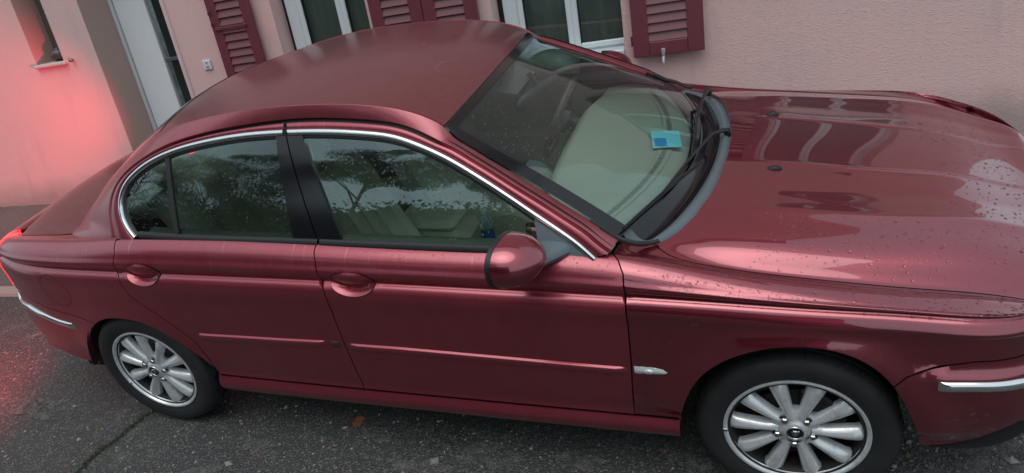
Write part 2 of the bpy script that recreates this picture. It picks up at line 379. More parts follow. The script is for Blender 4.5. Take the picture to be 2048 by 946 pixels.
# ---- greenhouse flank  y = -G(x, z)
GZ = [.90, .96, 1.0, 1.05, 1.1, 1.15, 1.2, 1.25, 1.3, 1.34, 1.38, 1.42]; GY = [.834, .808, .789, .764, .738, .711, .683, .653, .619, .588, .550, .50]
def Gy(x, z):
    x = np.asarray(x, float); z = np.asarray(z, float)
    r = np.clip((-2.05-x)/.8, 0, 2); f = np.clip((x+.95)/.5, 0, 1.5)
    return nspl(GZ, GY, z)-.045*r*r-.006*f*f
def on_G(px):
    out = []
    for p in px:
        y = -.7
        for _ in range(60):
            P = at_y(p, y); y = .5*y-.5*float(Gy(P[0], P[2]))
        P = at_y(p, y); out.append((P[0], P[2]))
    return out
def GS(x, z): return np.stack([np.asarray(x, float), -Gy(x, z), np.asarray(z, float)], -1)
def Gn(x, z):
    e = 2e-3; a = GS(x+e, z)-GS(x-e, z); b = GS(x, z+e)-GS(x, z-e); n = np.cross(a, b); n /= np.linalg.norm(n, axis=-1)[..., None]
    return np.where((n[..., 1] > 0)[..., None], -n, n)
# ---- trimmed panels
def inset(poly, d):
    P = np.asarray(poly, float); N_ = len(P); A = 0.5*np.sum(P[:, 0]*np.roll(P[:, 1], -1)-np.roll(P[:, 0], -1)*P[:, 1]); sg = 1 if A > 0 else -1
    out = []
    for i in range(N_):
        a, b, c = P[i-1], P[i], P[(i+1) % N_]; e1 = b-a; e2 = c-b; e1 /= max(np.linalg.norm(e1), 1e-9); e2 /= max(np.linalg.norm(e2), 1e-9)
        n1 = np.array([-e1[1], e1[0]])*sg; n2 = np.array([-e2[1], e2[0]])*sg; m = n1+n2; q = max(np.dot(m, m)/2, .35); out.append(b+m*d/q)
    return np.array(out)
def inside(poly, pts):
    P = np.asarray(poly); x, y = pts[:, 0], pts[:, 1]; r = np.zeros(len(pts), bool)
    for i in range(len(P)):
        (x1, y1), (x2, y2) = P[i-1], P[i]
        if y1 == y2: continue
        c = ((y1 > y) != (y2 > y)) & (x < (x2-x1)*(y-y1)/(y2-y1)+x1); r ^= c
    return r
def cdt(poly, step, gu=None, gv=None, holes=()):
    B = resample(list(poly), step, True); lo, hi = B.min(0), B.max(0)
    us = np.arange(lo[0], hi[0], step) if gu is None else gu[(gu > lo[0]) & (gu < hi[0])]
    vs_ = np.arange(lo[1], hi[1], step) if gv is None else gv[(gv > lo[1]) & (gv < hi[1])]
    g = np.stack(np.meshgrid(us, vs_, indexing='ij'), -1).reshape(-1, 2); g = g[inside(B, g)]
    if len(g):
        d = np.concatenate([np.min(((g[k:k+500, None]-B[None])**2).sum(-1), 1) for k in range(0, len(g), 500)]); g = g[d > (.3*step)**2]
    nb = len(B); E_ = [(i, (i+1) % nb) for i in range(nb)]; parts = [B]; q = nb
    for H in holes:
        H = np.asarray(H); g = g[~inside(inset(H, -.3*step), g)]; parts.append(H); E_ += [(q+i, q+(i+1) % len(H)) for i in range(len(H))]; q += len(H)
    allp = np.vstack(parts+[g])
    r = geometry.delaunay_2d_cdt([Vector(p) for p in allp], E_, [], 1, 1e-7)
    if len(holes):
        vv = np.array([tuple(v) for v in r[0]]); cen = np.array([vv[list(f)].mean(0) for f in r[2]]); keep = np.ones(len(cen), bool)
        for H in holes: keep &= ~inside(np.asarray(H), cen)
        r = (r[0], r[1], [f for f, k in zip(r[2], keep) if k], r[3])
    V = np.array([tuple(v) for v in r[0]]); mp = {}
    for oi, src in enumerate(r[3]):
        for k in src: mp[k] = oi
    return V, [tuple(f) for f in r[2]], [mp[i] for i in range(nb) if i in mp]
GVS = np.unique(np.concatenate([np.arange(0, .66, .03), np.arange(.66, .72, .0045), np.arange(.72, .96, .015), np.arange(.96, 1.7, .022)]))
GVS = np.sort(np.append(GVS[(abs(GVS-1.48) > .021) & (abs(GVS-1.19) > .038)], [.1495, 1.462, 1.468, 1.473, 1.4772, 1.4828, 1.488, 1.493, 1.499, 1.155, 1.165, 1.175, 1.183, 1.19, 1.197, 1.205, 1.215, 1.225]))
def panel(name, poly, P_of, N_of, mt, parent, step=.03, gap=.0024, off=0.0, flange=.014, gv=None, gu=None, snap=None, holes=(), sym=False):
    poly = inset(poly, gap) if gap else np.asarray(poly, float)
    if snap: poly = np.array([snap(p) for p in poly])
    V, F, B = cdt(poly, step, gu, gv, holes)
    P = P_of(V[:, 0], V[:, 1]); n = N_of(V[:, 0], V[:, 1]); P = P+n*off
    FF = []
    for f in F:
        a, b, c = P[f[0]], P[f[1]], P[f[2]]; m = np.cross(b-a, c-a)
        FF.append(f if m @ n[f[0]] >= 0 else f[::-1])
    VV = list(P); NN = list(n)
    if flange:
        k = len(VV); nb = len(B); cen = P.mean(0)
        for i, bi in enumerate(B):
            t = P[B[(i+1) % nb]]-P[B[i-1]]; o = np.cross(t, n[bi]); o /= max(np.linalg.norm(o), 1e-9)
            VV += [P[bi], P[bi]-n[bi]*flange]; NN += [o, o]
        # orientation of the edge strip
        A2 = np.sum([V[B[i]][0]*V[B[(i+1) % nb]][1]-V[B[(i+1) % nb]][0]*V[B[i]][1] for i in range(nb)])
        i0 = 0; t = P[B[1]]-P[B[-1]]; 
        mid = P[B[0]]; o = np.array(NN[k]); Vc = V[B[0]]; tst = 0
        # outward means away from the panel's interior: test with a point slightly along o in 3d against the nearest interior vertices
        near = np.argsort(((P-mid)**2).sum(1))[:12]; sgn = -1 if ((P[near].mean(0)-mid) @ o) > 0 else 1
        for j in range(k, len(NN)): NN[j] = NN[j]*sgn
        for i in range(nb):
            j = (i+1) % nb; f = (k+2*i, k+2*j, k+2*j+1, k+2*i+1); a, b, c = (VV[f[q]] for q in (0, 1, 2)); m = np.cross(b-a, c-a)
            FF.append(f if m @ NN[k+2*i] >= 0 else f[::-1])
    if sym:
        k = len(VV); VV += [v*np.array([1, -1, 1]) for v in VV]; NN += [np.asarray(v)*np.array([1, -1, 1]) for v in NN]; FF += [tuple(i+k for i in f[::-1]) for f in FF]
    return mesh(name, VV, FF, mt, parent, True, NN)
def strip_norm(G):
    G = np.asarray(G); a = np.gradient(G, axis=0); b = np.gradient(G, axis=1); n = np.cross(a, b); return n/np.maximum(np.linalg.norm(n, axis=-1), 1e-9)[..., None]
def both(o, name=None): return mirror_mesh(o, o.name.split('.')[0], o.parent)
def sheet(name, G, mt, parent, thick=0.0, out=None):
    """a smooth grid surface facing 'out' (a function point->direction), optionally with a turned edge"""
    G = np.asarray(G, float); n = strip_norm(G)
    d = np.array([0, 0, 1.]) if out is None else np.asarray(out, float)
    flip = (n.reshape(-1, 3) @ d).mean() < 0
    if flip: n = -n
    a, b = G.shape[:2]; V = list(G.reshape(-1, 3)); NN = list(n.reshape(-1, 3)); F = []
    for i in range(a-1):
        for j in range(b-1):
            f = (i*b+j, i*b+j+1, (i+1)*b+j+1, (i+1)*b+j); m = np.cross(V[f[1]]-V[f[0]], V[f[3]]-V[f[0]]); 
            if np.linalg.norm(m) < 1e-14: m = np.cross(V[f[2]]-V[f[1]], V[f[3]]-V[f[1]])
            F.append(f if m @ NN[f[0]] >= 0 else f[::-1])
    if thick:
        ring = [(0, j) for j in range(b)]+[(i, b-1) for i in range(1, a)]+[(a-1, j) for j in range(b-2, -1, -1)]+[(i, 0) for i in range(a-2, 0, -1)]
        k = len(V); nb = len(ring); c = G.reshape(-1, 3).mean(0)
        for q, (i, j) in enumerate(ring):
            t = G[ring[(q+1) % nb]]-G[ring[q-1]]; o = np.cross(t, n[i, j]); o /= max(np.linalg.norm(o), 1e-9)
            V += [G[i, j], G[i, j]-n[i, j]*thick]; NN += [o, o]
        sgn = 1 if sum(NN[k+2*q] @ (G[ring[q]]-c) for q in range(nb)) > 0 else -1
        for j in range(k, len(NN)): NN[j] = NN[j]*sgn
        for i in range(nb):
            j = (i+1) % nb; f = (k+2*i, k+2*j, k+2*j+1, k+2*i+1); m = np.cross(V[f[1]]-V[f[0]], V[f[2]]-V[f[0]]); F.append(f if m @ NN[k+2*i] >= 0 else f[::-1])
    return mesh(name, V, F, mt, parent, True, NN)
# ---- outlines read from the photograph, then laid on the body surface
gapB = on_S([(628, 503), (630, 522), (634, 548), (650, 590), (670, 640), (690, 690), (710, 735), (728, 774)])
gapA = on_S([(1224, 506), (1237, 522), (1246, 548), (1251, 590), (1256, 650), (1262, 720), (1266, 790), (1268, 830)])
gapC = on_S([(231, 482), (229, 505), (233, 540), (243, 570), (262, 594), (300, 620), (345, 650), (390, 683), (420, 720), (440, 757)])
archF = on_S([(1362, 846), (1368, 815), (1380, 785), (1400, 757), (1425, 737), (1455, 721), (1490, 709), (1535, 699), (1590, 696), (1640, 699), (1690, 710), (1730, 727), (1765, 752), (1790, 780), (1810, 812), (1826, 848), (1838, 884)])
archR = [(-2.311, .171), (-2.325, .216), (-2.342, .268), (-2.379, .316), (-2.424, .367), (-2.479, .414), (-2.546, .456), (-2.627, .480), (-2.719, .485), (-2.813, .471), (-2.900, .430), (-2.975, .365), (-3.030, .285), (-3.055, .21), (-3.061, .162)]
shut = [(-.434, 1.002), (-.409, .975), (-.380, .955), (-.345, .944), (-.30, .940)]+[(u, .940) for u in np.linspace(-.24, .575, 12)]
cowl_edge = on_S([(1330, 480), (1362, 458), (1392, 428), (1418, 392), (1440, 350), (1455, 308)])
bump_F = on_S([(1796, 775), (1812, 756), (1835, 746), (1866, 736), (1950, 724), (2040, 713)])
bump_R = on_S([(188, 649), (172, 640), (150, 632), (120, 624), (90, 613), (60, 597), (42, 583)])
botF = on_S([(1846, 892), (1900, 888), (1950, 878), (2000, 860), (2040, 842)])
botR = [(-3.061, .162), (-3.2, .170), (-3.35, .18)]
archF = [tuple(p) for p in smooth_curve(archF, 40)]; iF = min(range(40), key=lambda i: (archF[i][0]-bump_F[0][0])**2+(archF[i][1]-bump_F[0][1])**2); bump_F[0] = archF[iF]
archR = [tuple(p) for p in smooth_curve(archR, 36)]; iR = min(range(36), key=lambda i: (archR[i][0]-bump_R[0][0])**2+(archR[i][1]-bump_R[0][1])**2); bump_R[0] = archR[iR]
SB = .88
def ellipse_on(px_c, px_x, px_y, n=28):
    """an ellipse on the flank, from its centre and half axes in (u, s)"""
    c = on_S([px_c])[0]; return c, [(c[0]+px_x*math.cos(2*math.pi*k/n), c[1]+px_y*math.sin(2*math.pi*k/n)) for k in range(n)]
hF_c, hF = ellipse_on((707, 565), .093, .048); hR_c, hR = ellipse_on((289, 547), .093, .048)
fuel_c = on_S([(112, 583)])[0]; fuel = [(fuel_c[0]+.083*math.cos(2*math.pi*k/36), fuel_c[1]+.080*math.sin(2*math.pi*k/36)) for k in range(36)]
kw = dict(gv=GVS)
uB0, uA0 = gapB[0][0], gapA[0][0]
front_door = panel('front_door', gapB+[(u, .1835) for u in np.linspace(gapB[-1][0], gapA[-1][0], 6)]+gapA[::-1]+[(u, SB) for u in np.linspace(uA0-.02, uB0, 8)], S, Sn, M['paint_side'], car, holes=[hF], **kw)
rear_door = panel('rear_door', gapC+[(u, .1835) for u in np.linspace(gapC[-1][0]+.01, gapB[-1][0], 5)]+gapB[::-1]+[(u, SB) for u in np.linspace(uB0, gapC[0][0]+.02, 7)], S, Sn, M['paint_side'], car, holes=[hR], **kw)
front_fender = panel('front_fender', gapA+[(gapA[-1][0]+.01, .185), (archF[0][0]-.01, .185)]+archF[:iF]+bump_F+[(.80, .56), (.80, .70), (.80, .78), (.795, .84), (.74, .92), (.66, .938)]+shut[::-1]+on_S([(1290, 485), (1264, 484), (1241, 480)]), S, Sn, M['paint'], car, gu=np.arange(-.7, .8, .022), **kw)
quarter = panel('rear_quarter_panel', gapC+archR[1:iR]+bump_R+[(-3.53, .525), (-3.50, .72), (-3.485, .94)]+[(-3.3, .94), (-3.09, .942), (-2.98, .957), (-2.72, .96), (-2.60, .93), (gapC[0][0]-.006, .905)], S, Sn, M['paint_side'], car, holes=[fuel], **kw)
def csnap(p): return (p[0], 1.70) if p[1] > 1.685 else tuple(p)
uc = -.218
hood = panel('hood', shut+[(.66, .938), (.74, .92), (.795, .84), (.80, .72), (.80, .556), (.95, .540), (1.10, .53), (1.25, .52), (1.42, .51), (1.42, .70), (1.42, .87), (1.42, 1.0), (1.42, 1.2), (1.42, 1.45), (1.42, 1.70)]+[(u, 1.70) for u in np.linspace(1.3, uc, 34)]+cowl_edge[::-1], S, Sn, M['paint'], car, snap=lambda p: (1.42 if p[0] > 1.40 else p[0], 1.70 if p[1] > 1.685 else p[1]), sym=True, gu=np.arange(-.6, 1.42, .024), **kw)
trunk = panel('trunk_lid', [(-2.99, .96), (-3.095, .945), (-3.25, .943), (-3.485, .94), (-3.60, .945), (-3.75, .955), (-3.95, .97), (-4.15, .98), (-4.15, 1.2), (-4.15, 1.45), (-4.15, 1.70), (-3.9, 1.70), (-3.6, 1.70), (-3.4, 1.70), (-3.08, 1.70), (-3.04, 1.4), (-3.0, 1.15), (-2.99, 1.03)], S, Sn, M['paint_roof'], car, snap=csnap, sym=True, **kw)
sill = panel('sill', [(u, .1805) for u in np.linspace(-2.33, -.36, 8)]+[(u, .005) for u in np.linspace(-.36, -2.33, 8)], S, Sn, M['paint_side'], car, gv=np.linspace(0, .19, 16))
def esnap(lo, hi): return lambda p: (lo if p[0] < lo+.02 else (hi if p[0] > hi-.02 else p[0]), p[1])
rear_bumper = panel('rear_bumper', archR[iR+1:-1]+botR+[(-3.5, .16), (-3.8, .14), (-4.15, .14), (-4.15, .3), (-4.15, .47), (-3.8, .47), (-3.6, .475)]+bump_R[::-1], S, Sn, M['paint_side'], car, snap=esnap(-4.15, 9), sym=True, **kw)
front_bumper = panel('front_bumper', archF[iF+1:]+botF+[(.8, .2), (1.0, .19), (1.42, .18), (1.42, .4), (1.42, .50), (1.0, .52), (.78, .53)]+bump_F[::-1], S, Sn, M['paint'], car, snap=esnap(-9, 1.42), sym=True, **kw)
fuel_flap = panel('fuel_flap', fuel, S, Sn, M['paint_side'], car, step=.02, gap=.0022)
# lamps and nose, round the corners from the photograph
lamp_poly = [(-3.525, .53), (-3.50, .72), (-3.49, .93), (-3.62, .935), (-3.72, .90), (-3.74, .72), (-3.68, .53)]
def m_lamp():
    m = mat('lit_red_tail_lamp', (.5, .01, .015), .12); b = bsdf(m); b.inputs['Coat Weight'].default_value = 1
    b.inputs['Emission Color'].default_value = (1, .006, .02, 1); b.inputs['Emission Strength'].default_value = 2.2; return m
M['tail'] = m_lamp()
tail_lamp = panel('tail_lamp', lamp_poly, S, Sn, M['tail'], car, gap=.003, off=.002)
M['headlamp'] = mat('headlamp_lens', (.55, .58, .6), .08, .3, Coat_Weight=1.0)
def lens(name, c, ru, rs, mt, proud):
    return blob(name, None, [(c[0]+ru*math.cos(a), c[1]+rs*math.sin(a)) for a in np.linspace(0, 2*math.pi, 28, endpoint=False)], mt, car, proud, .02)
tail_panel = panel('tail_panel', [(-3.75, .48), (-3.75, .72), (-3.73, .91), (-3.76, .95), (-4.15, .965), (-4.15, .7), (-4.15, .48)], S, Sn, M['paint_side'], car, gap=.003, snap=esnap(-4.15, 9), sym=True)
for o in (front_fender, quarter, sill, tail_lamp, fuel_flap):
    if o is not fuel_flap: both(o)
far_fd = both(front_door); far_rd = both(rear_door)
_fq = both(fuel_flap)
# handles: a bowl pressed into the door with a pull flap over its upper half
def handle(c, poly, door, side=-1):
    n = 28; rows = []; A, B_ = .0905, .0455
    for r in np.linspace(1, 0, 9):
        row = []
        for k in range(n):
            a = 2*math.pi*k/n; du, ds = A*r*math.cos(a), B_*r*math.sin(a)
            P = S(np.array(c[0]+du), np.array(c[1]+ds)); nn = Sn(np.array(c[0]+du), np.array(c[1]+ds))
            low = 1/(1+math.exp((ds+.004-.012*(abs(du)/A)**2)/.0022)); rim = math.exp(-((r-.97)/.05)**2)
            dep = (.004*rim) + (1-r**4)*(.013*(1-low)*(1-.4*r*r)-.024*low*(1-r*r))
            row.append(P+nn*dep)
        rows.append(row+[row[0]])
    G = np.array(rows); o = sheet('door_handle', G, M['paint_side'], door, out=(0, -1, .2)); return o
h1 = handle(hF_c, hF, front_door); h2 = handle(hR_c, hR, rear_door)
mirror_mesh(h1, 'door_handle', far_fd); mirror_mesh(h2, 'door_handle', far_rd)
# keyless door seam, body-side mouldings
def ribbon(name, us, s_of, prof, mt, parent):
    """a strip laid along the flank: prof = [(ds, proud)]"""
    G = []
    us = np.asarray(us)
    for k, u in enumerate(us):
        e = min(1.0, min(k, len(us)-1-k)/1.5)
        P = S(np.full(len(prof), u), s_of(u)+np.array([p[0] for p in prof])); nn = Sn(np.full(len(prof), u), s_of(u)+np.array([p[0] for p in prof])); G.append(P+nn*(np.array([p[1] for p in prof])*e-.001*(1-e))[:, None])
    return sheet(name, np.array(G), mt, parent, out=(0, -1, .15))
mp = [(.003, -.002), (0, .006), (-.003, .0105), (-.012, .0115), (-.022, .0095), (-.027, .006), (-.030, -.003)]
def line_of(px):
    q = sorted(on_S(px)); return (lambda u: float(np.interp(u, [a for a, b in q], [b for a, b in q])))
mf = line_of([(690, 687), (800, 695), (900, 704), (1000, 713), (1100, 722), (1200, 731), (1262, 736)]); mr = line_of([(390, 667), (480, 672), (560, 677), (655, 682)])
mould_f = ribbon('moulding', np.linspace(-1.585, -.517, 50), mf, mp, M['paint_side'], front_door)
mould_r = ribbon('moulding', np.linspace(-2.32, -1.672, 34), mr, mp, M['paint_side'], rear_door)
M['raw'] = mat('scuffed_bare_moulding_end', (.05, .012, .014), .8)
stub = ribbon('moulding_end', np.linspace(-1.668, -1.612, 6), lambda u: mr(-1.68)+.001, [(a, b*.55) for a, b in mp], M['raw'], rear_door); tag(stub, 'dull scuffed end of the moulding where a piece is missing')
for o, d in ((mould_f, far_fd), (mould_r, far_rd)): mirror_mesh(o, 'moulding', d)
# side repeater lamp with chrome surround
mk = line_of([(1268, 741), (1336, 742)])
def blob(name, c, poly, mt, parent, proud, step=.01):
    V, F, B = cdt(np.asarray(poly), step); P = S(V[:, 0], V[:, 1]); nn = Sn(V[:, 0], V[:, 1])
    pl = np.asarray(poly); d = np.array([np.min(np.linalg.norm(pl_seg(pl)-v, axis=1)) for v in V]); h = proud*np.sqrt(np.clip(d/d.max(), 0, 1))
    P = P+nn*(h-.0005)[:, None]; FF = [f if np.cross(P[f[1]]-P[f[0]], P[f[2]]-P[f[0]]) @ nn[f[0]] > 0 else f[::-1] for f in F]
    return mesh(name, P, FF, mt, parent)
def pl_seg(pl): return resample(list(pl), .003, True)
for c_, r_ in (((.90, .615), .075), ((1.06, .60), .055)): both(lens('headlamp', c_, r_, .048, M['headlamp'], .010))
both(lens('grille', (1.30, .60), .09, .055, M['gloss_black'], .006))
M['amber'] = mat('clear_marker_lens', (.62, .66, .66), .1, .4, Coat_Weight=1.0)
su = mk(-.45)
mkp = [(-.498, su-.017), (-.498, su+.015), (-.44, su+.015), (-.405, su+.011), (-.388, su), (-.405, su-.011), (-.44, su-.017)]
M['silver'] = mat('bright_silver_plastic', (.72, .75, .76), .25, .35); marker = blob('side_marker', None, mkp, M['silver'], front_fender, .007); mk_in = blob('marker_lens', None, [(-.47, su-.008), (-.47, su+.006), (-.44, su+.008), (-.425, su), (-.44, su-.009)], M['amber'], marker, .012, .006)
# chrome bumper inserts
def chrome_strip(px, prof, parent, extra):
    q = on_S(px); us = [a for a, b in q]+[a for a, b in extra]; ss = [b for a, b in q]+[b for a, b in extra]
    if us[0] > us[-1]: us, ss = us[::-1], ss[::-1]
    uu = np.linspace(us[0], us[-1], 60); return ribbon('chrome_strip', uu, lambda u: float(np.interp(u, us, ss)), prof, M['chrome'], parent)
cp = [(.012, 0), (.011, .006), (.004, .011), (-.008, .012), (-.018, .009), (-.022, 0)]
c1 = chrome_strip([(1876, 771), (1950, 771), (2040, 764)], cp, front_bumper, [(.8, .40), (1.05, .40)])
c2 = chrome_strip([(150, 652), (120, 643), (90, 630), (60, 613), (40, 598)], cp, rear_bumper, [(-3.62, .44), (-3.85, .44)])
for c in (c1, c2): both(c)
# ---- greenhouse: door frames, chrome, glass, rails, roof, windows
def x3(pts): return np.array([GS(np.array(a), np.array(b)) for a, b in pts])
gap_px = [(1220, 503), (1197, 486), (1172, 465), (1138, 442), (1098, 416), (1058, 391), (1018, 366), (979, 341), (938, 316), (900, 294), (878, 285), (844, 269), (793, 251), (742, 244), (673, 240), (578, 242), (485, 254), (440, 262), (397, 272), (354, 285), (311, 304), (277, 325), (248.5, 350), (231, 376), (224, 398), (222, 424), (226, 447), (230, 466), (232, 478)]
chr_px = [(1189, 519), (1160, 493), (1128, 469), (1070, 430), (1011, 390), (952, 352), (894, 318), (835, 291), (786, 275), (733, 268), (659, 264), (578, 265), (488, 271.5), (415, 284), (352, 301), (300, 325), (266, 352), (247, 381), (242, 411), (250, 445), (271, 476)]
gap2 = smooth_curve(on_G(gap_px), 160); chr2 = smooth_curve(on_G(chr_px), 160)
def off2(C2, d):
    t = np.gradient(C2, axis=0); t /= np.linalg.norm(t, axis=1)[:, None]; n = np.stack([-t[:, 1], t[:, 0]], 1); return C2+n*d     # + d towards the glass
cen = chr2.mean(0); sg = 1 if ((off2(chr2, .02)-chr2) * (cen-chr2)).sum() > 0 else -1
c_out, c_in = off2(chr2, -sg*.0105), off2(chr2, sg*.0105); g_in = off2(gap2, sg*.0055); g_out = off2(gap2, -sg*.0045)
xB = -1.745                                              # the gap between the two doors at roof height leans back
def Bline(z): return -1.625-(np.asarray(z)-.98)*.40
def G3(C2, off=0): P = GS(C2[:, 0], C2[:, 1]); return P+Gn(C2[:, 0], C2[:, 1])*off
def cut(C2, front): 
    m = C2[:, 0] > Bline(C2[:, 1])+.002 if front else C2[:, 0] < Bline(C2[:, 1])-.002
    return C2[m]
def ring_part(name, A2, B2, offs, mt, parent, n=70):
    """strip between two curves on the greenhouse flank, with given proudness across"""
    A = smooth_curve(A2, n); B = smooth_curve(B2, n); rows = [G3(A+(B-A)*f, o) for f, o in offs]
    return sheet(name, np.array(rows), mt, parent, thick=.0, out=(0, -1, .5))
fo = [(0, -.012), (0, 0), (.08, .004), (.5, .006), (.92, .004), (1, 0), (1, -.01)]; co = [(0, -.004), (.08, .006), (.3, .0105), (.7, .0105), (.92, .006), (1, -.004)]
parts_near = []
for front, door in ((True, front_door), (False, rear_door)):
    f = ring_part('window_frame', cut(g_in, front), cut(c_out, front), fo, M['paint_side'], door); parts_near.append((f, front))
    c = ring_part('chrome_trim', cut(c_out, front), cut(c_in, front), co, M['chrome'], door); parts_near.append((c, front))
def gpanel(name, poly, mt, parent, off, step=.04, flange=.0):
    return panel(name, poly, GS, Gn, mt, parent, step=step, gap=0, off=off, flange=flange)
def c_in_between(x0, x1):
    q = c_in[::2]; return [tuple(p) for p in q if x0 <= p[0] <= x1]
ZB_ = lambda x: float(np.interp(x, [-2.55, -2.3, -1.6, -.95, -.6], [.995, .990, .980, .966, .955]))
top_c = [tuple(p) for p in c_in]
def arc(pred): return [tuple(p) for p in off2(c_in, -sg*.002) if pred(p)]
# posts, edges in the flank's own (x, z)
def lin(a, b, n=6): return [tuple(np.array(a)+(np.array(b)-np.array(a))*k/(n-1)) for k in range(n)]
def top_at(x):
    q = c_in[np.argsort(c_in[:, 0])]; q = q[q[:, 1] > 1.03]; return float(np.interp(x, q[:, 0], q[:, 1]))
post = {}
pf = on_G([(606, 272), (690, 492)]); pr = on_G([(553, 276), (590, 488)])
def upto(p0, p1, z): t = (z-p0[1])/(p1[1]-p0[1]); return (p0[0]+(p1[0]-p0[0])*t, z)
fz = top_at(-1.70); 
F_top = upto(pf[0], pf[1], top_at(pf[0][0])); F_bot = upto(pf[0], pf[1], ZB_(-1.5)); R_top = upto(pr[0], pr[1], top_at(pr[0][0])); R_bot = upto(pr[0], pr[1], ZB_(-1.7))
zt = top_at(float(Bline(1.32)))
postF = [(float(Bline(ZB_(-1.6)))+.003, ZB_(-1.6)-.004)]+[(float(Bline(zt))+.003, zt)]+[F_top, F_bot]
postR = [(float(Bline(ZB_(-1.6)))-.003, ZB_(-1.6)-.004), R_bot, R_top]+[(float(Bline(zt))-.003, zt)]
p_f = gpanel('door_post', postF, M['gloss_black'], front_door, .003, flange=.012); p_r = gpanel('door_post', postR, M['gloss_black'], rear_door, .003, flange=.012)
parts_near += [(p_f, True), (p_r, False)]
# sail panel under the mirror
sp = on_G([(1068, 428), (1080, 512)])
s_top = upto(sp[0], sp[1], top_at(sp[0][0])); s_bot = (sp[1][0], ZB_(-.75)-.006)
sailp = [s_bot]+[s_top]+[tuple(p) for p in c_in if p[0] > s_top[0]+.004][::-3][::-1][:]
sailp = [s_bot, s_top]+sorted([tuple(p) for p in c_in[::3] if p[0] > s_top[0]+.006], key=lambda p: p[0])
sail = gpanel('mirror_sail', sailp, M['grey_plastic'], front_door, .004, flange=.01); parts_near.append((sail, True))
# glass
def arc_sorted(x0, x1): return sorted([tuple(p) for p in c_in[::2] if x0 < p[0] < x1 and p[1] > 1.0], key=lambda p: p[0])
glF = [F_bot, F_top]+arc_sorted(F_top[0]+.01, s_top[0]-.01)+[s_top, s_bot]
db = on_G([(334, 313), (356, 481)]); D_top = upto(db[0], db[1], top_at(db[0][0])); D_bot = upto(db[0], db[1], ZB_(-2.3))
glR = [D_bot, D_top]+arc_sorted(D_top[0]+.01, R_top[0]-.01)+[R_top, R_bot]
rear_arc = [tuple(p) for p in c_in[::2] if p[0] < D_top[0]-.01]
glQ = [D_bot, D_top]+rear_arc
gF = gpanel('window_glass', glF, M['glass'], front_door, -.007); gR = gpanel('window_glass', glR, M['rglass'], rear_door, -.007); gQ = gpanel('quarter_glass', glQ, M['rglass'], rear_door, -.009)
parts_near += [(gF, True), (gR, False), (gQ, False)]
bar = gpanel('division_bar', [(D_bot[0]-.011, D_bot[1]), (D_top[0]-.011, D_top[1]-.004), (D_top[0]+.011, D_top[1]+.002), (D_bot[0]+.011, D_bot[1])], M['rubber'], rear_door, .001, flange=.012); parts_near.append((bar, False))
# black inner edge of the glass run
for front, door in ((True, front_door), (False, rear_door)):
    k = ring_part('window_seal', cut(c_in, front), cut(off2(c_in, sg*.009), front), [(0, -.003), (.5, -.001), (1, -.009)], M['rubber'], door); parts_near.append((k, front))
# waist seal
def waist(x0, x1, door, front):
    xs = np.linspace(x0, x1, 30); rows = []
    for dz, o in ((.016, -.008), (.014, .002), (.007, .006), (-.003, .006), (-.011, .003), (-.014, -.004)):
        rows.append([GS(np.array(x), np.array(ZB_(x)+dz))+Gn(np.array(x), np.array(ZB_(x)+dz))*(o+.004) for x in xs])
    w_ = sheet('waist_seal', np.array(rows), M['rubber'], door, out=(0, -1, .3)); parts_near.append((w_, front))
waist(-1.618, -.80, front_door, True); waist(-2.50, -1.628, rear_door, False)
for o, front in parts_near: mirror_mesh(o, o.name.split('.')[0], far_fd if front else far_rd)
# ---- side rail: windscreen pillar, roof edge and rear pillar in one pressing
cd_px = [(1238, 478), (1217, 465), (1164, 431), (1138, 415), (1085, 382), (1058, 366), (1020, 343), (979, 319), (940, 295), (905, 272), (889, 254), (860, 237), (827, 225), (759, 212), (690, 207.5), (620, 208.5), (554, 212.6), (500, 218), (461, 224), (400, 237), (350, 251), (317, 265), (283, 293), (254, 322), (226, 354), (197, 394), (171, 430), (157, 449), (138, 463)]
cd_y = [.742, .734, .708, .694, .670, .657, .640, .620, .602, .586, .574, .566, .560, .553, .549, .547, .545, .543, .541, .537, .533, .531, .530, .534, .542, .556, .572, .590, .640]
Cd = np.array([at_y(p, -y) for p, y in zip(cd_px, cd_y)])
nA = 11; nR = 20
CdA = smooth_curve(Cd[:nA], 40); 
allCd = smooth_curve(Cd, 200)
gA = on_G(gap_px); gap3 = np.array([GS(np.array(a), np.array(b)) for a, b in gA]); allG = smooth_curve(G3(g_out, 0), 200)
# match by three stretches: pillar, roof edge, rear pillar
def near_i(C, P): return int(np.argmin(((C-P)**2).sum(1)))
iA, iC = near_i(allCd, Cd[10]), near_i(allCd, Cd[20]); jA, jC = near_i(allG, GS(*map(np.array, on_G([(862, 277)])[0]))), near_i(allG, GS(*map(np.array, on_G([(354, 285)])[0])))
def seg(C, a, b, n): return smooth_curve(C[a:b+1], n)
R1 = np.vstack([seg(allG, 0, jA, 45), seg(allG, jA, jC, 60)[1:], seg(allG, jC, 199, 40)[1:]]); R2 = np.vstack([seg(allCd, 0, iA, 45), seg(allCd, iA, iC, 60)[1:], seg(allCd, iC, 199, 40)[1:]])
R1 = np.vstack([R1, R1[-1]+np.array([-.004, -.002, -.02]), R1[-1]+np.array([-.008, .004, -.05])]); R2 = np.vstack([R2, R2[-1]+np.array([-.02, -.012, -.014]), R2[-1]+np.array([-.03, -.012, -.05])])
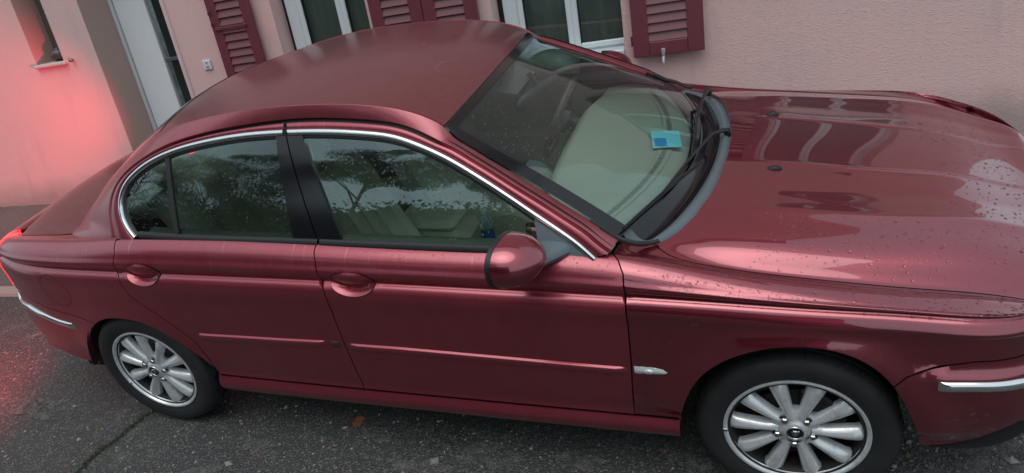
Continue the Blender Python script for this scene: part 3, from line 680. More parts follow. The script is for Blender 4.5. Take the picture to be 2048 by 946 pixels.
def rail_rows(inw=0.0):
    mid = (R1+R2)/2; t = np.gradient(mid, axis=0); ac = R2-R1; n = np.cross(t, ac); n /= np.linalg.norm(n, axis=1)[:, None]; n = np.where(((n*np.array([0, -1, .8])).sum(1) < 0)[:, None], -n, n)
    wv = np.linalg.norm(ac, axis=1)[:, None]; rows = []
    fs = [0, .06, .2, .4, .6, .8, .94, 1]
    rows.append(R1-n*.016)
    for f in fs: rows.append(R1+ac*f+n*(.055*wv*(4*f*(1-f)))-n*inw)
    rows.append(R2-n*.010)
    return rows
rail = sheet('side_rail', np.array(rail_rows()), M['paint_rail'], car, out=(0, -.6, 1)); tag(rail, 'dusty red rail over the doors from windscreen pillar to rear pillar'); both(rail)
def rail_inner():
    rows = rail_rows(.03)[1:-1]; return rows
trim = sheet('pillar_trim', np.array(rail_inner()), M['liner'], car, out=(0, .6, -1)); both(trim)
# dark rubber behind the door gap
sl_ = [G3(off2(gap2, sg*d), o) for d, o in ((-.016, -.010), (-.004, -.014), (.004, -.014), (.014, -.010))]
both(sheet('door_seal', np.array(sl_), M['rubber'], car, out=(0, -1, .5)))
# ---- roof and rear window share one crowned surface across the car
def crowned(E, cz, cx, nt=25, lo=-1, hi=1):
    G = []
    for P, a, b in zip(E, cz, cx):
        G.append([(P[0]+b*(1-t*t), t*(-P[1]), P[2]+a*(1-t*t)) for t in np.linspace(lo, hi, nt)])
    return np.array(G)
# header centre: the windscreen's top edge is straight in plan as seen, so find how far its middle bows forward
def header_x(z):
    a, b = np.array((889, 254.)), np.array((1062, 62.)); best = None
    for x in np.linspace(-1.2, -.9, 301):
        q = proj((x, 0, z)); d = abs((b[0]-a[0])*(a[1]-q[1])-(a[0]-q[0])*(b[1]-a[1]))/np.linalg.norm(b-a)
        if best is None or d < best[0]: best = (d, x)
    return best[1]
zh = Cd[10][2]+.030; xh = header_x(zh); HB = xh-Cd[10][0]
roofE = seg(allCd, iA, iC+8, 40).copy(); roofE[:, 1] += .006; roofE[:, 2] -= .002
fr = np.linspace(0, 1, 40); cz = .030-.004*fr; cx = HB*np.clip(1-fr*2.2, 0, 1)**1.5-.09*np.clip((fr-.6)/.4, 0, 1)**2
Gr = crowned(roofE, cz, cx); roof = sheet('roof', Gr, M['paint_roof'], car, thick=.012, out=(0, 0, 1)); tag(roof, 'dusty brownish red roof panel with faded scratches')
backE = seg(allCd, iC+8, near_i(allCd, Cd[26]), 30).copy(); backE[:, 1] += .012; backE[-1] += np.array([-.03, .0, -.04]); backE[-2] += np.array([-.01, 0, -.012])
bz = .026+.012*np.linspace(0, 1, 30); bx = -.09-.03*np.linspace(0, 1, 30)
Gb = crowned(backE, bz, bx); rear_window = sheet('rear_window', Gb, M['glass'], car, out=(-1, 0, 1))
def sub_grid(G, r0, r1, c0, c1, off, nr=12, ncol=12):
    """a patch of a grid surface between fractions, lifted by off"""
    G = np.asarray(G); n = strip_norm(G); 
    if (n.reshape(-1, 3)[:, 2]).mean() < 0: n = -n
    a, b = G.shape[:2]; H = G+n*off
    ra = np.linspace(r0, r1, nr)*(a-1); ca = np.linspace(c0, c1, ncol)*(b-1); out = np.zeros((nr, ncol, 3))
    for i, r_ in enumerate(ra):
        for j, c_ in enumerate(ca):
            i0 = min(int(r_), a-2); j0 = min(int(c_), b-2); fr_, fc = r_-i0, c_-j0
            out[i, j] = (H[i0, j0]*(1-fr_)+H[i0+1, j0]*fr_)*(1-fc)+(H[i0, j0+1]*(1-fr_)+H[i0+1, j0+1]*fr_)*fc
    return out
for c0, c1, r0, r1 in ((0, .06, 0, 1), (.94, 1, 0, 1), (.06, .94, 0, .06)):
    sheet('glass_border', sub_grid(Gb, r0, r1, c0, c1, .0015, 24, 14), M['gloss_black'], rear_window, out=(-1, 0, 1))
headliner = sheet('headliner', crowned(roofE-np.array([0, -.01, .035]), cz, cx), M['liner'], car, out=(0, 0, -1))
# ---- windscreen
EA = CdA.copy(); EA[:, 1] += .014; EA[:, 2] -= .003
lv = np.linspace(0, 1, 40)
BX0 = -.335; cenx = BX0+(xh-BX0)*lv+.035*4*lv*(1-lv)*.6; cenz = .992+(zh-.992)*lv+.035*4*lv*(1-lv)
Gw = crowned(EA, cenz-EA[:, 2], cenx-EA[:, 0], 33); windscreen = sheet('windscreen', Gw, M['wglass'], car, out=(1, 0, 1))
for k, (r0, r1, c0, c1) in enumerate(((0, 1, 0, .035), (0, 1, .965, 1), (.955, 1, .035, .965), (0, .02, .035, .965))):
    sheet('glass_border', sub_grid(Gw, r0, r1, c0, c1, .002, 24, 20), M['gloss_black'], windscreen, out=(1, 0, 1))
# ---- cowl: grey plastic crescent between glass and hood
ys = np.linspace(-.70, .70, 41)
def hood_edge(y):
    q = [(S(np.array(a), np.array(b))) for a, b in cowl_edge]+[S(np.array(uc), np.array(1.7))]; q = np.array(q); o = np.argsort(np.abs(q[:, 1]))
    ya = np.abs(q[o, 1]); f = lambda k: nspl(np.r_[ya, .76], np.r_[q[o, k], [-.455, .925][k//2]], np.array(abs(y)))
    return float(f(0)), float(f(2))
rows = []
for f in np.linspace(0, 1, 11):
    row = []
    for y in ys:
        hx, hz = hood_edge(y); gx = -.325-.42*y*y; gz = .982-.02*y*y
        x = gx+(hx-gx)*f; z = gz+(hz-.016-gz)*f-.035*math.sin(math.pi*min(f*1.5, 1))*(1-f*.4)+(.010*math.exp(-((f-.80)/.1)**2))
        row.append((x, y, z))
    rows.append(row)
cowl = sheet('cowl_panel', np.array(rows), M['grey_plastic'], car, thick=.01, out=(0, 0, 1))
rows2 = np.array(rows)[0:7]+np.array([0, 0, .0025]); grill = sheet('air_intake', rows2[:, 1:40], M['gloss_black'], cowl, out=(0, 0, 1))
# black rubber edge round the foot of the windscreen
tp = [CdA[6], CdA[3], CdA[0]]+[at_y(p, -y) for p, y in (((1252, 483), .745), ((1268, 487), .742), ((1288, 488), .728), ((1304, 486), .712), ((1318, 482), .70))]
for sg_ in (1, -1):
    q = MB(); q.tube([(p[0], p[1]*sg_, p[2]+.001) for p in smooth_curve(np.array(tp), 24)], [.005]*4+[.009]*16+[.007]*4, 8); q.build('windscreen_rubber', M['rubber'], cowl)
# ---- wipers
def wiper(pv, elbow, b0, b1, zp, name='wiper'):
    e = MB(); A = at_z(pv, zp+.016); E_ = at_z(elbow, zp+.03); B0 = at_z(b0, zp+.03); B1 = at_z(b1, zp+.012)
    m_ = (B0+B1)/2
    e.tube([A+np.array([.0, 0, -.03]), A+np.array([0, 0, .01])], [.013, .011], 10); e.tube([A, A*.7+E_*.3+np.array([0, 0, .006]), E_, E_*.45+m_*.55+np.array([0, 0, .012]), m_+np.array([0, 0, .008])], [.012, .010, .007, .005, .004], 8)
    o = e.build(name, M['black_plastic'], car)
    q = MB(); q.tube([B0, B0*.75+B1*.25+np.array([0, 0, .006]), m_+np.array([0, 0, .008]), B0*.25+B1*.75+np.array([0, 0, .004]), B1], .0038, 6); q.tube([B0-np.array([0, 0, .006]), m_-np.array([0, 0, .002]), B1-np.array([0, 0, .006])], .003, 5); q.build('wiper_blade', M['rubber'], o)
wiper((1455, 262), (1424, 268), (1403, 322), (1246, 456), .985); wiper((1418, 178), (1406, 196), (1400, 205), (1381, 322), .99)
# washer jets
for px in ((1546, 331), (1546, 223)):
    d = ray(*px); P = None
    for t in np.linspace(1.0, 6, 4000):
        Q = CPOS+d*t
        if Q[2] < .93: break
    y0 = -.25 if px[1] > 300 else .25
    x0 = -.068; us_, ss_ = np.meshgrid(np.linspace(-.1, -.03, 2), np.linspace(1.3, 1.7, 200)); Ps = S(np.full(200, x0), np.linspace(1.3, 1.7, 200)); k = np.argmin(abs(abs(Ps[:, 1])-.25)); z0 = Ps[k, 2]
    m_ = MB(); rr = []
    for f, r_, h in ((-1, 0, 0), (-.8, .6, .5), (-.3, 1, .9), (.4, .9, 1), (.9, .45, .5), (1, 0, .1)):
        rr.append([(x0+.026*f, y0+.014*r_*math.cos(a), z0-.002+.014*h*max(0, math.sin(a))) for a in np.linspace(0, math.pi, 9)])
    sheet('washer_jet', np.array(rr), M['rubber'], hood, out=(0, 0, 1))
# ---- wheels
def build_wheel():
    w_ = empty('wheel', (0, 0, 0), car)
    t = MB()
    prof = [(.200, .085), (.219, .088), (.232, .094), (.262, .104), (.288, .100), (.302, .088), (.3095, .074), (.312, .060), (.312, .052), (.304, .050), (.304, .044), (.3125, .042), (.313, .018), (.305, .016), (.305, .010), (.313, .008), (.313, -.014)]
    full = prof+[(r_, -t_) for r_, t_ in prof[::-1]]
    t.lathe([(r_, -t_) for r_, t_ in full], 96); tyre = t.build('tyre', M['tyre'], w_)
    # raised rings and lettering-free ribs on the sidewall
    q = MB(); q.lathe([(.241, -.0965), (.243, -.0985), (.246, -.0992), (.248, -.0985)], 96); q.build('sidewall_ring', M['tyre'], tyre)
    # tread blocks seen on the shoulder
    b = MB()
    for k in range(72):
        a = 2*math.pi*k/72; c, s_ = math.cos(a), math.sin(a); tt = np.array([-s_, 0, c]); rr = np.array([c, 0, s_])
        for sg_ in (-1, 1):
            P = [rr*r_+np.array([0, sg_*y_, 0])+tt*d for r_, y_ in ((.3035, .088), (.3135, .071), (.3135, .055), (.300, .055)) for d in (-.0085, .0085)]
            b.add(P, [(0, 1, 3, 2), (2, 3, 5, 4), (0, 2, 4, 6), (1, 7, 5, 3)])
    b.build('tread', M['tyre'], tyre)['kind'] = 'stuff'
    r_ = MB(); r_.lathe([(.2195, -.0890), (.2225, -.0905), (.2225, -.0945), (.2185, -.0960), (.2130, -.0945), (.2095, -.0900), (.2070, -.082), (.2040, -.074)], 96); rim = r_.build('rim', M['alloy'], w_)
    r_ = MB(); r_.lathe([(.2042, -.0745), (.1980, -.068), (.1930, -.050), (.1880, -.010), (.1880, .085), (.2195, .090)], 64); r_.build('rim_barrel', M['brake_shade'], rim)  # alloy barrel coloured near black as the shade between the spokes
    def face(r): return -.078-.014*math.exp(-((r-.085)/.05)**2)+.012*((r-.12)/.09)**2*(r > .12)*-1*.3     # axial height of the spoke crests
    for k in range(10):
        m_ = MB(); a = math.radians(36*k); rows = []
        for r in np.linspace(.050, .2085, 12):
            f = (r-.05)/.1585; wd = (.0145+.0168*f**1.05+.006*max(0, (f-.85)/.15)**2)+.010*max(0, (.25-f)/.25)**2; y0 = -.083-.004*math.sin(math.pi*f)+.010*max(0, (f-.86)/.14)
            sw = .0
            row = []
            for cw, dh in ((-1, .036), (-1, .013), (-.78, .0060), (-.24, -.0040), (.14, -.0035), (.78, .0095), (1, .019), (1, .036)):
                tx = cw*wd+sw; row.append((r*math.cos(a)-tx*math.sin(a), y0+dh, r*math.sin(a)+tx*math.cos(a)))
            rows.append(row)
        m_.grid(rows, flip=True); m_.build('spoke', M['alloy'], rim, sharp=50)
    h = MB(); h.lathe([(.0, -.094), (.030, -.094), (.034, -.092), (.037, -.0895), (.042, -.0855), (.050, -.081), (.066, -.078), (.074, -.074), (.078, -.060), (.078, -.03)], 48); hub = h.build('hub', M['alloy'], rim)
    for k in range(5):
        a = math.radians(-90+72*k); cx_, cz_ = .0560*math.cos(a), .0560*math.sin(a)
        n_ = MB(); n_.lathe([(.0170, -.0805), (.0170, -.0830), (.0150, -.0835)], 16); n_.lathe([(.0115, -.070), (.0115, -.091), (.0090, -.0945), (.004, -.0955), (0, -.0955)], 6)
        n_.xf(Matrix.Translation((cx_, 0, cz_))).build('lug_nut', M['nut'], rim, smooth=False)
        p_ = MB(); p_.lathe([(.0180, -.0815), (.0177, -.0818), (0, -.0818)], 16); p_.xf(Matrix.Translation((cx_, 0, cz_))).build('nut_recess', M['black_plastic'], rim)
    cp_ = MB(); cp_.lathe([(0, -.0952), (.0235, -.0952), (.0250, -.0945)], 40); cap = cp_.build('centre_cap', M['gloss_black'], rim)
    rg = MB(); rg.lathe([(.0235, -.0953), (.0245, -.0968), (.0262, -.0968), (.0275, -.0945)], 40); rg.build('cap_ring', M['nut'], cap)
    # the emblem: a cat-like face in relief, ears up, narrowing to the chin
    e = [(-.013, .011), (-.010, .0135), (-.0065, .0105), (-.003, .0115), (0, .0105), (.003, .0115), (.0065, .0105), (.010, .0135), (.013, .011), (.0125, .003), (.0105, -.003), (.0075, -.007), (.006, -.0125), (0, -.0145), (-.006, -.0125), (-.0075, -.007), (-.0105, -.003), (-.0125, .003)]
    m_ = MB(); nE = len(e); m_.add([(x, -.0957, z) for x, z in e]+[(x*.8, -.0985, z*.8) for x, z in e]+[(0, -.0985, 0)], [(i, (i+1) % nE, nE+(i+1) % nE, nE+i) for i in range(nE)]+[(nE+i, nE+(i+1) % nE, 2*nE) for i in range(nE)])
    m_.build('emblem', M['nut'], cap, smooth=False)
    for x in (-.0052, .0052):
        q = MB(); q.lathe([(0, -.0990), (.0019, -.0988), (.0022, -.098)], 8); q.xf(Matrix.Translation((x, 0, .003))).build('emblem_eye', M['gloss_black'], cap)
    b = MB(); b.lathe([(.140, -.040), (.140, -.015), (.06, -.012)], 48); b.lathe([(.06, -.045), (.136, -.040), (.140, -.040)], 48); b.build('brake_disc', M['brake_shade'], w_)
    c = MB()
    rows = []
    for a in np.linspace(math.radians(15), math.radians(85), 9): rows.append([(r*math.cos(a), y, r*math.sin(a)) for r, y in ((.095, -.01), (.095, -.062), (.15, -.064), (.158, -.055), (.158, -.005))])
    c.grid(rows); c.build('brake_caliper', M['brake_shade'], w_)
    wt = MB(); aw = math.radians(184); wt.box((-.008, -.0975, -.007), (.008, -.092, .007), .002); wt.xf(Matrix.Translation((.216*math.cos(aw), 0, .216*math.sin(aw)))).build('balance_weight', M['nut'], rim)
    return w_
YW = -.765
w1 = build_wheel(); w1.location = (0, YW, HUBZ)
w2 = copy_tree(w1, car); w2.location = (-2.71, YW, HUBZ); w2.rotation_euler = (0, math.radians(-22), 0)
for x in (0, -2.71):
    q = copy_tree(w1, car); q.location = (x, -YW, HUBZ); q.rotation_euler = (0, .4, math.pi)
# wheel wells and black sheets standing in for the shade behind the panel gaps
for x, r in ((0, .385), (-2.71, .355)):
    for sgn in (-1, 1):
        m_ = MB(); rows = []
        for a in np.linspace(math.radians(4), math.radians(176), 30): rows.append([(x+r*math.cos(a), sgn*y, HUBZ-.015+r*math.sin(a)) for y in (.872, .80, .52, .50)])
        m_.grid(rows); n0 = len(m_.V); m_.add([(x, sgn*.5, HUBZ)]+[(x+r*math.cos(a), sgn*.5, HUBZ-.015+r*math.sin(a)) for a in np.linspace(math.radians(4), math.radians(176), 30)], [(0, i, i+1) for i in range(1, 30)])
        m_.build('wheel_well', M['dark'], car)
fl = MB(); fl.box((-3.3, -.74, .20), (-2.35*1, .74, .24)); fl.box((-2.33, -.80, .19), (-.37, .80, .26)); fl.box((.36, -.5, .3), (.6, .5, .34)); fl.box((-.36, -.48, .2), (.36, .48, .26)); fl.build('floor_pan', M['dark'], car, smooth=False)
def inner(us, ss, name):
    u_, s_ = np.meshgrid(us, ss, indexing='ij'); P = S(u_, s_); n = Sn(u_, s_); G = P-n*.030; return sheet(name, G, M['dark'], car, out=(0, -1, .3))
for us, ss in ((np.linspace(-2.30, -.38, 50), np.linspace(.10, .84, 24)), (np.linspace(-.40, .05, 20), np.linspace(.62, .82, 14)), (np.linspace(-.20, .42, 30), np.linspace(1.05, 1.70, 30)), (np.linspace(-3.50, -2.28, 40), np.linspace(.56, .88, 20)), (np.linspace(-3.75, -3.12, 30), np.linspace(.99, 1.7, 24)), (np.linspace(.37, .8, 12), np.linspace(.15, .62, 14)), (np.linspace(-3.7, -3.08, 16), np.linspace(.15, .56, 14))):
    both(inner(us, ss, 'gap_shade_sheet'))
# ---- mirrors
def mirror_head():
    root = empty('side_mirror', (0, 0, 0), car)
    P0 = np.array([-.862, -.922, 1.012]); lat = np.array([-.22, -.975, -.05]); lat /= np.linalg.norm(lat); up = np.array([-.06, .05, 1.0]); up /= np.linalg.norm(up); fw = np.array([.97, -.10, .02])
    def sec(t, k):
        sc_ = max(1e-3, (1-t**2.3))**.60; rows = []
        for a in np.linspace(0, 2*math.pi, k+1):
            c, s_ = math.cos(a), math.sin(a); e = 2/2.35
            l = .108*np.sign(c)*abs(c)**e; v = .076*np.sign(s_)*abs(s_)**e
            v *= (1-.22*max(0, -c)); l *= (1 if s_ > 0 else 1-.05*abs(s_))
            rows.append(P0+lat*(l*sc_+.004*t)+up*(v*sc_-.004*t)+fw*(.138*t))
        return rows
    ts = [0.0, .03, .08, .15, .25, .36, .48, .6, .71, .81, .89, .95, .985, .999]
    G = np.array([sec(t, 40) for t in ts]); shell = sheet('mirror_cap', G[2:], M['paint'], root, out=(1, 0, 0))
    # orient by radius rather than a single direction
    m = shell.data
    bz_ = np.array([[p+lat*0 for p in r] for r in G[:3]]); bz_[0] = P0+(bz_[0]-P0)*.93-fw*.012; bz_[1] = P0+(bz_[1]-P0)*1.012-fw*.010; bz_[2] = P0+(bz_[2]-P0)*1.012
    mm = MB(); mm.grid(bz_); mm.build('mirror_bezel', M['black_plastic'], root)
    gl = MB(); ring = [P0+(np.array(p)-P0)*.93-fw*.006 for p in sec(0, 40)[:-1]]; gl.add(ring, [tuple(range(len(ring)))]); gl.build('mirror_glass', M['mirror'], root, smooth=False)
    # the arm
    A = np.array([-.752, -.795, .966]); B = np.array([-.795, -.905, .968]); rows = []
    for f in np.linspace(0, 1, 9):
        c = A+(B-A)*f; ra = .050*(1-f)**1.3+.034; rb = .016*(1-f)+.018
        rows.append([c+np.array([math.cos(a)*ra, -.2*math.cos(a)*ra*0, math.sin(a)*rb]) for a in np.linspace(0, 2*math.pi, 17)])
    mm = MB(); mm.grid(rows); mm.build('mirror_arm', M['grey_plastic'], root)
    return root
M['mirror'] = mat('mirror_glass', (.8, .85, .85), .02, 1.0)
sm = mirror_head()
far = empty('side_mirror', (0, 0, 0), car)
for ch in list(sm.children): mirror_mesh(ch, ch.name.split('.')[0], far)
# ---- interior
def slab(path, y0, y1, ny=2): return np.array([[(x, y, z) for y in np.linspace(y0, y1, ny)] for x, z in path])
dash_rows = []
for f, z in ((0, .945), (.03, .962), (.10, .972), (.35, .982), (.7, .985), (.92, .978), (1.0, .955), (1.02, .90), (1.0, .80), (1.03, .66)):
    row = []
    for y in np.linspace(-.70, .70, 41):
        xf = -.375-.40*y*y; xb = -.86-.03*math.cos(y*4); hump = .030*math.exp(-((y-.37)/.17)**2)*max(0, min(1, (f-.45)/.4))
        row.append((xf+(xb-xf)*f, y, z+hump-.03*max(0, abs(y)-.55)))
    dash_rows.append(row)
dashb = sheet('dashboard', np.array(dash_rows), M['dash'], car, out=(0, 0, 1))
def dash_pt(y, off, dz=.004): return np.array([-.375-.40*y*y-off, y, .972+dz+.006*min(1, off/.1)-.03*max(0, abs(y)-.55)])
sheet('demister_strip', np.array([[dash_pt(y, o, .003) for y in np.linspace(-.66, .66, 41)] for o in (.055, .063, .099, .107)]), M['dash'], dashb, out=(0, 0, 1))
M['slot'] = mat('demister_slot', (.16, .16, .14), .7)
for y0 in np.arange(-.60, .60, .04):
    sheet('demister_slot', np.array([[dash_pt(y, o, .006) for y in np.linspace(y0, y0+.034, 5)] for o in (.072, .090)]), M['slot'], dashb, out=(0, 0, 1))
wd = MB(); wd.box((-.90, -.66, .80), (-.885, .66, .86), .005); wd.build('wood_band', M['wood'], dashb)
# steering wheel
M['swheel'] = m_leather('dark_brown_wheel_leather', (.10, .085, .07))
stw = empty('steering_wheel', (0, 0, 0), car); q = MB(); cs = np.array([-.985, .37, .955]); ax = Vector((-.90, 0, .42)).normalized(); e1 = Vector((0, 1, 0)); e2 = ax.cross(e1)
q.tube([cs+np.array(e1*math.cos(a)+e2*math.sin(a))*.185 for a in np.linspace(0, 2*math.pi, 49)], .017, 8, False); q.build('wheel_rim', M['swheel'], stw)
q = MB()
for a in (0.2, math.pi-.2, -math.pi/2): q.tube([cs+np.array(e1*math.cos(a)+e2*math.sin(a))*.04-np.array(ax)*.02, cs+np.array(e1*math.cos(a)+e2*math.sin(a))*.18], [.022, .012], 8)
q.build('wheel_spoke', M['darktrim'], stw)
q = MB(); q.lathe([(0, -.0), (.05, .0), (.065, -.012), (.06, -.04)], 24, axis='z'); q.xf(Matrix.Translation(cs) @ ax.to_track_quat('Z', 'Y').to_matrix().to_4x4()).build('airbag_pad', M['swheel'], stw)
q = MB(); q.tube([cs-np.array(ax)*.03, cs-np.array(ax)*.2], .04, 12); q.build('steering_column', M['darktrim'], stw)
# seats
def seat(yc, W, x0, name, rear=False, flat=False):
    root = empty(name, (0, 0, 0), car)
    def pad(path, thick, mt, nm, pleat=.010, n=33):
        """path: (x, z) centre surface; a cushion with pleats across its width"""
        rows = []
        P = smooth_curve(np.array(path), 14); t = np.gradient(P, axis=0); t /= np.linalg.norm(t, axis=1)[:, None]; nn = np.stack([-t[:, 1], t[:, 0]], 1)
        for k in range(14):
            row = []; e = min(1, min(k, 13-k)/2.0)
            for a in np.linspace(-1, 1, n):
                ed = (1-abs(a)**6)*e; pl = -pleat*abs(math.cos(a*math.pi*3.0))**16*(abs(a) < .72); bol = .030*max(0, (abs(a)-.55)/.35)*(1-abs(a)**8)
                h = thick*(.55+.45*ed)+(pl+bol)*e
                row.append((P[k, 0]+nn[k, 0]*h, yc+a*W*(.96+.04*ed), P[k, 1]+nn[k, 1]*h))
            rows.append(row)
        o = MB(); G = np.array(rows); o.grid(G); B_ = np.array([[(P[k, 0]-nn[k, 0]*thick*.7, yc+a*W*.97, P[k, 1]-nn[k, 1]*thick*.7) for a in np.linspace(-1, 1, 5)] for k in range(14)]); o.grid(B_)
        for k in range(13):
            for j, jj in ((0, 0), (n-1, 4)): o.add([G[k, j], G[k+1, j], B_[k+1, jj], B_[k, jj]], [(0, 1, 2, 3)])
        o.add(list(G[0])+list(B_[0]), [(0, n-1, n+4, n)]); o.add(list(G[-1])+list(B_[-1]), [(0, n-1, n+4, n)])
        return o.build(nm, mt, root, sharp=60)
    pad([(x0-.42, .47), (x0-.30, .485), (x0-.1, .515), (x0+.06, .52), (x0+.11, .46)], .075, M['beige'], 'seat_cushion')
    pad([(x0-.33, .50), (x0-.42, .66), (x0-.50, .85), (x0-.575, 1.02), (x0-.60, 1.06)][::-1], .065, M['beige'], 'backrest', .024)
    hz_ = 1.165 if not rear else 1.09; hw = [(yc, .13)] if not rear else [(yc-.36, .12), (yc+.36, .12)]
    for hy, hwid in hw:
        rows = []
        for t in np.linspace(-1, 1, 11):
            k = math.sqrt(max(0, 1-abs(t)**3)); rows.append([(x0-.635-.03*t+.055*k*math.copysign(abs(math.cos(a))**.7, math.cos(a)), hy+hwid*k*math.copysign(abs(math.sin(a))**.6, math.sin(a)), hz_+.065*t) for a in np.linspace(0, 2*math.pi, 21)])
        o = MB(); o.grid(np.array(rows)); h = o.build('headrest', M['beige'], root)
        o = MB(); o.tube([(x0-.60, hy-.05, 1.0), (x0-.625, hy-.05, 1.12)], .007, 6); o.tube([(x0-.60, hy+.05, 1.0), (x0-.625, hy+.05, 1.12)], .007, 6); o.build('headrest_post', M['chrome'], h)
    return root
seat(-.37, .255, -1.24, 'front_seat'); seat(.37, .255, -1.24, 'front_seat'); seat(0, .60, -1.98, 'rear_seat', True)
# console, floor, door cards, shelf
o = MB(); o.box((-1.72, -.105, .30), (-1.36, .105, .60), .03); cons = o.build('centre_console', M['beige'], car); o = MB(); o.box((-1.74, -.10, .605), (-1.42, .10, .66), .025); o.build('armrest', M['beige'], cons)
o = MB(); o.box((-1.35, -.10, .28), (-.95, .10, .50), .02); o.build('console_tray', M['dash'], cons); o = MB(); o.lathe([(0, .0), (.018, .0), (.025, .02), (.02, .05), (0, .055)], 16, axis='z'); o.xf(Matrix.Translation((-1.10, .03, .53))).build('gear_knob', M['wood'], cons)
o = MB(); o.box((-2.6, -.76, .262), (-.55, .76, .29)); o.build('carpet', M['carpet'], car, smooth=False)
def door_card(x0, x1, door):
    xs = np.linspace(x0, x1, 30); rows = []
    for dy, dz in ((-.016, .004), (-.020, .013), (-.045, .017), (-.062, .008), (-.068, -.03), (-.072, -.16), (-.055, -.19), (-.055, -.24), (-.075, -.27), (-.065, -.60)):
        rows.append([(x, -(float(Gy(x, ZB_(x)))+dy), ZB_(x)+dz) for x in xs])
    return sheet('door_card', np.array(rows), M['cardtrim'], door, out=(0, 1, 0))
for d, fd, (x0, x1) in ((front_door, far_fd, (-1.58, -.70)), (rear_door, far_rd, (-2.46, -1.66))):
    o = door_card(x0, x1, d); mirror_mesh(o, 'door_card', fd)
for s_ in (-1, 1):
    o = MB(); P_ = np.array([[(-1.60-.03*k-(z-.5)*.40*(z > .98)*1.0, s_*(float(Gy(-1.65, max(z, .95)))-.045-.02*abs(k)), z) for k in (-1, -.5, 0, .5, 1)] for z in np.linspace(.35, 1.30, 12)])
    P_[:, :, 0] = np.array([[float(Bline(max(z, .98)))+.05*k for k in (-1, -.5, 0, .5, 1)] for z in np.linspace(.35, 1.30, 12)]); o.grid(P_); o.build('pillar_cover', M['liner'], car)
o = MB(); o.grid(np.array([[(x, y, .945+.01*math.cos(y*2)) for y in np.linspace(-.56, .56, 9)] for x in (-2.6, -2.8, -2.98)])); shelf = o.build('parcel_shelf', M['dash'], car)
# rear-view mirror and visors
o = MB(); c = np.array([-.968, .01, 1.212]); dv = np.array([.113, .22, .030]); dv /= np.linalg.norm(dv); rows = []
for t in np.linspace(-1, 1, 13):
    k = max(.02, (1-abs(t)**5))**.5; rows.append([c+dv*.125*t+np.array([.032*math.cos(a)*k, 0, 0])+np.array([.01, 0, .038])*math.sin(a)*k for a in np.linspace(0, 2*math.pi, 15)])
o.grid(np.array(rows)); rv = o.build('rear_view_mirror', M['darktrim'], car)
o = MB(); o.tube([c+np.array([.01, 0, .03]), (-.99, .01, 1.30)], .012, 8); o.build('mirror_stalk', M['darktrim'], rv)
M['visor'] = mat('grey_visor_vinyl', (.10, .10, .095), .8)
o = MB(); V4 = [on_ for on_ in (at_y((1034, 106), .06), at_y((1078, 124), .08), at_y((1042, 168), -.09), at_y((1001, 164), -.10))]
V4 = [v+np.array([-.022, 0, -.040]) for v in V4]; V4b = [v+np.array([-.004, 0, -.016]) for v in V4]; o.add(V4+V4b, [(0, 1, 2, 3), (7, 6, 5, 4), (0, 4, 5, 1), (1, 5, 6, 2), (2, 6, 7, 3), (3, 7, 4, 0)]); o.build('sensor_housing', M['visor'], car, smooth=False)
# bottle in the console and the blue card on the dash: things of their own
bt = empty('water_bottle', (-1.29, -.03, .505)); tag(bt, 'small plastic water bottle with blue label standing by the front seat inside the red car', 'bottle')
M['pet'] = mat('clear_bottle_plastic', (.75, .88, .88), .1, 0, Transmission_Weight=.7); M['blue'] = mat('blue_bottle_label', (.03, .12, .42), .4); M['cap'] = mat('white_bottle_cap', (.8, .85, .85), .4)
o = MB(); o.lathe([(0, 0), (.028, .0), (.031, .006), (.031, .11), (.027, .135), (.012, .165), (.012, .172)], 24, axis='z'); o.build('bottle_body', M['pet'], bt)
o = MB(); o.lathe([(.0318, .03), (.0318, .095)], 24, axis='z'); o.build('bottle_label', M['blue'], bt)
o = MB(); o.lathe([(.0145, .168), (.0145, .188), (0, .189)], 16, axis='z'); o.build('bottle_cap', M['cap'], bt)
M['card'] = mat('pale_blue_card', (.22, .74, .90), .5); M['card2'] = mat('blue_card_print', (.03, .30, .75), .5)
pc = empty('parking_card', (-.465, .01, .988)); tag(pc, 'pale blue parking card lying on the dashboard under the windscreen', 'card')
Q = [at_z(p, .990) for p in ((1301, 262), (1358, 262), (1364, 293), (1306, 296))]; lc = np.array([-.465, .01, .988])
o = MB(); a = [v-lc for v in Q]; o.add([v+np.array([0, 0, .0]) for v in a]+[v+np.array([0, 0, -.002]) for v in a], [(3, 2, 1, 0), (4, 5, 6, 7), (0, 1, 5, 4), (1, 2, 6, 5), (2, 3, 7, 6), (3, 0, 4, 7)]); o.build('card_sheet', M['card'], pc, smooth=False)
def bil(u_, v_): return (a[0]*(1-u_)+a[1]*u_)*(1-v_)+(a[3]*(1-u_)+a[2]*u_)*v_
o = MB(); o.add([bil(u_, v_)+np.array([0, 0, .0012]) for u_, v_ in ((.08, .45), (.5, .45), (.5, .92), (.08, .92))], [(3, 2, 1, 0)]); o.build('card_print', M['card2'], pc, smooth=False)
# ---- tail lamps' own light: each lamp throws its light backwards and outwards
for s_, e_, aim, size in ((1, 300.0, (-1, .13, -.01), 62), (-1, 170.0, (-1, -.50, -.26), 150)):
    ld = bpy.data.lights.new('tail_lamp_light', 'SPOT'); ld.energy = e_; ld.color = (1, .06, .10); ld.shadow_soft_size = .05; ld.spot_size = math.radians(size); ld.spot_blend = 1.0; lo = bpy.data.objects.new('tail_lamp_light', ld); COL.objects.link(lo); lo.location = (-3.66, s_*.66, .84); lo.rotation_euler = Vector(aim).to_track_quat('-Z', 'Y').to_euler(); lo.parent = car
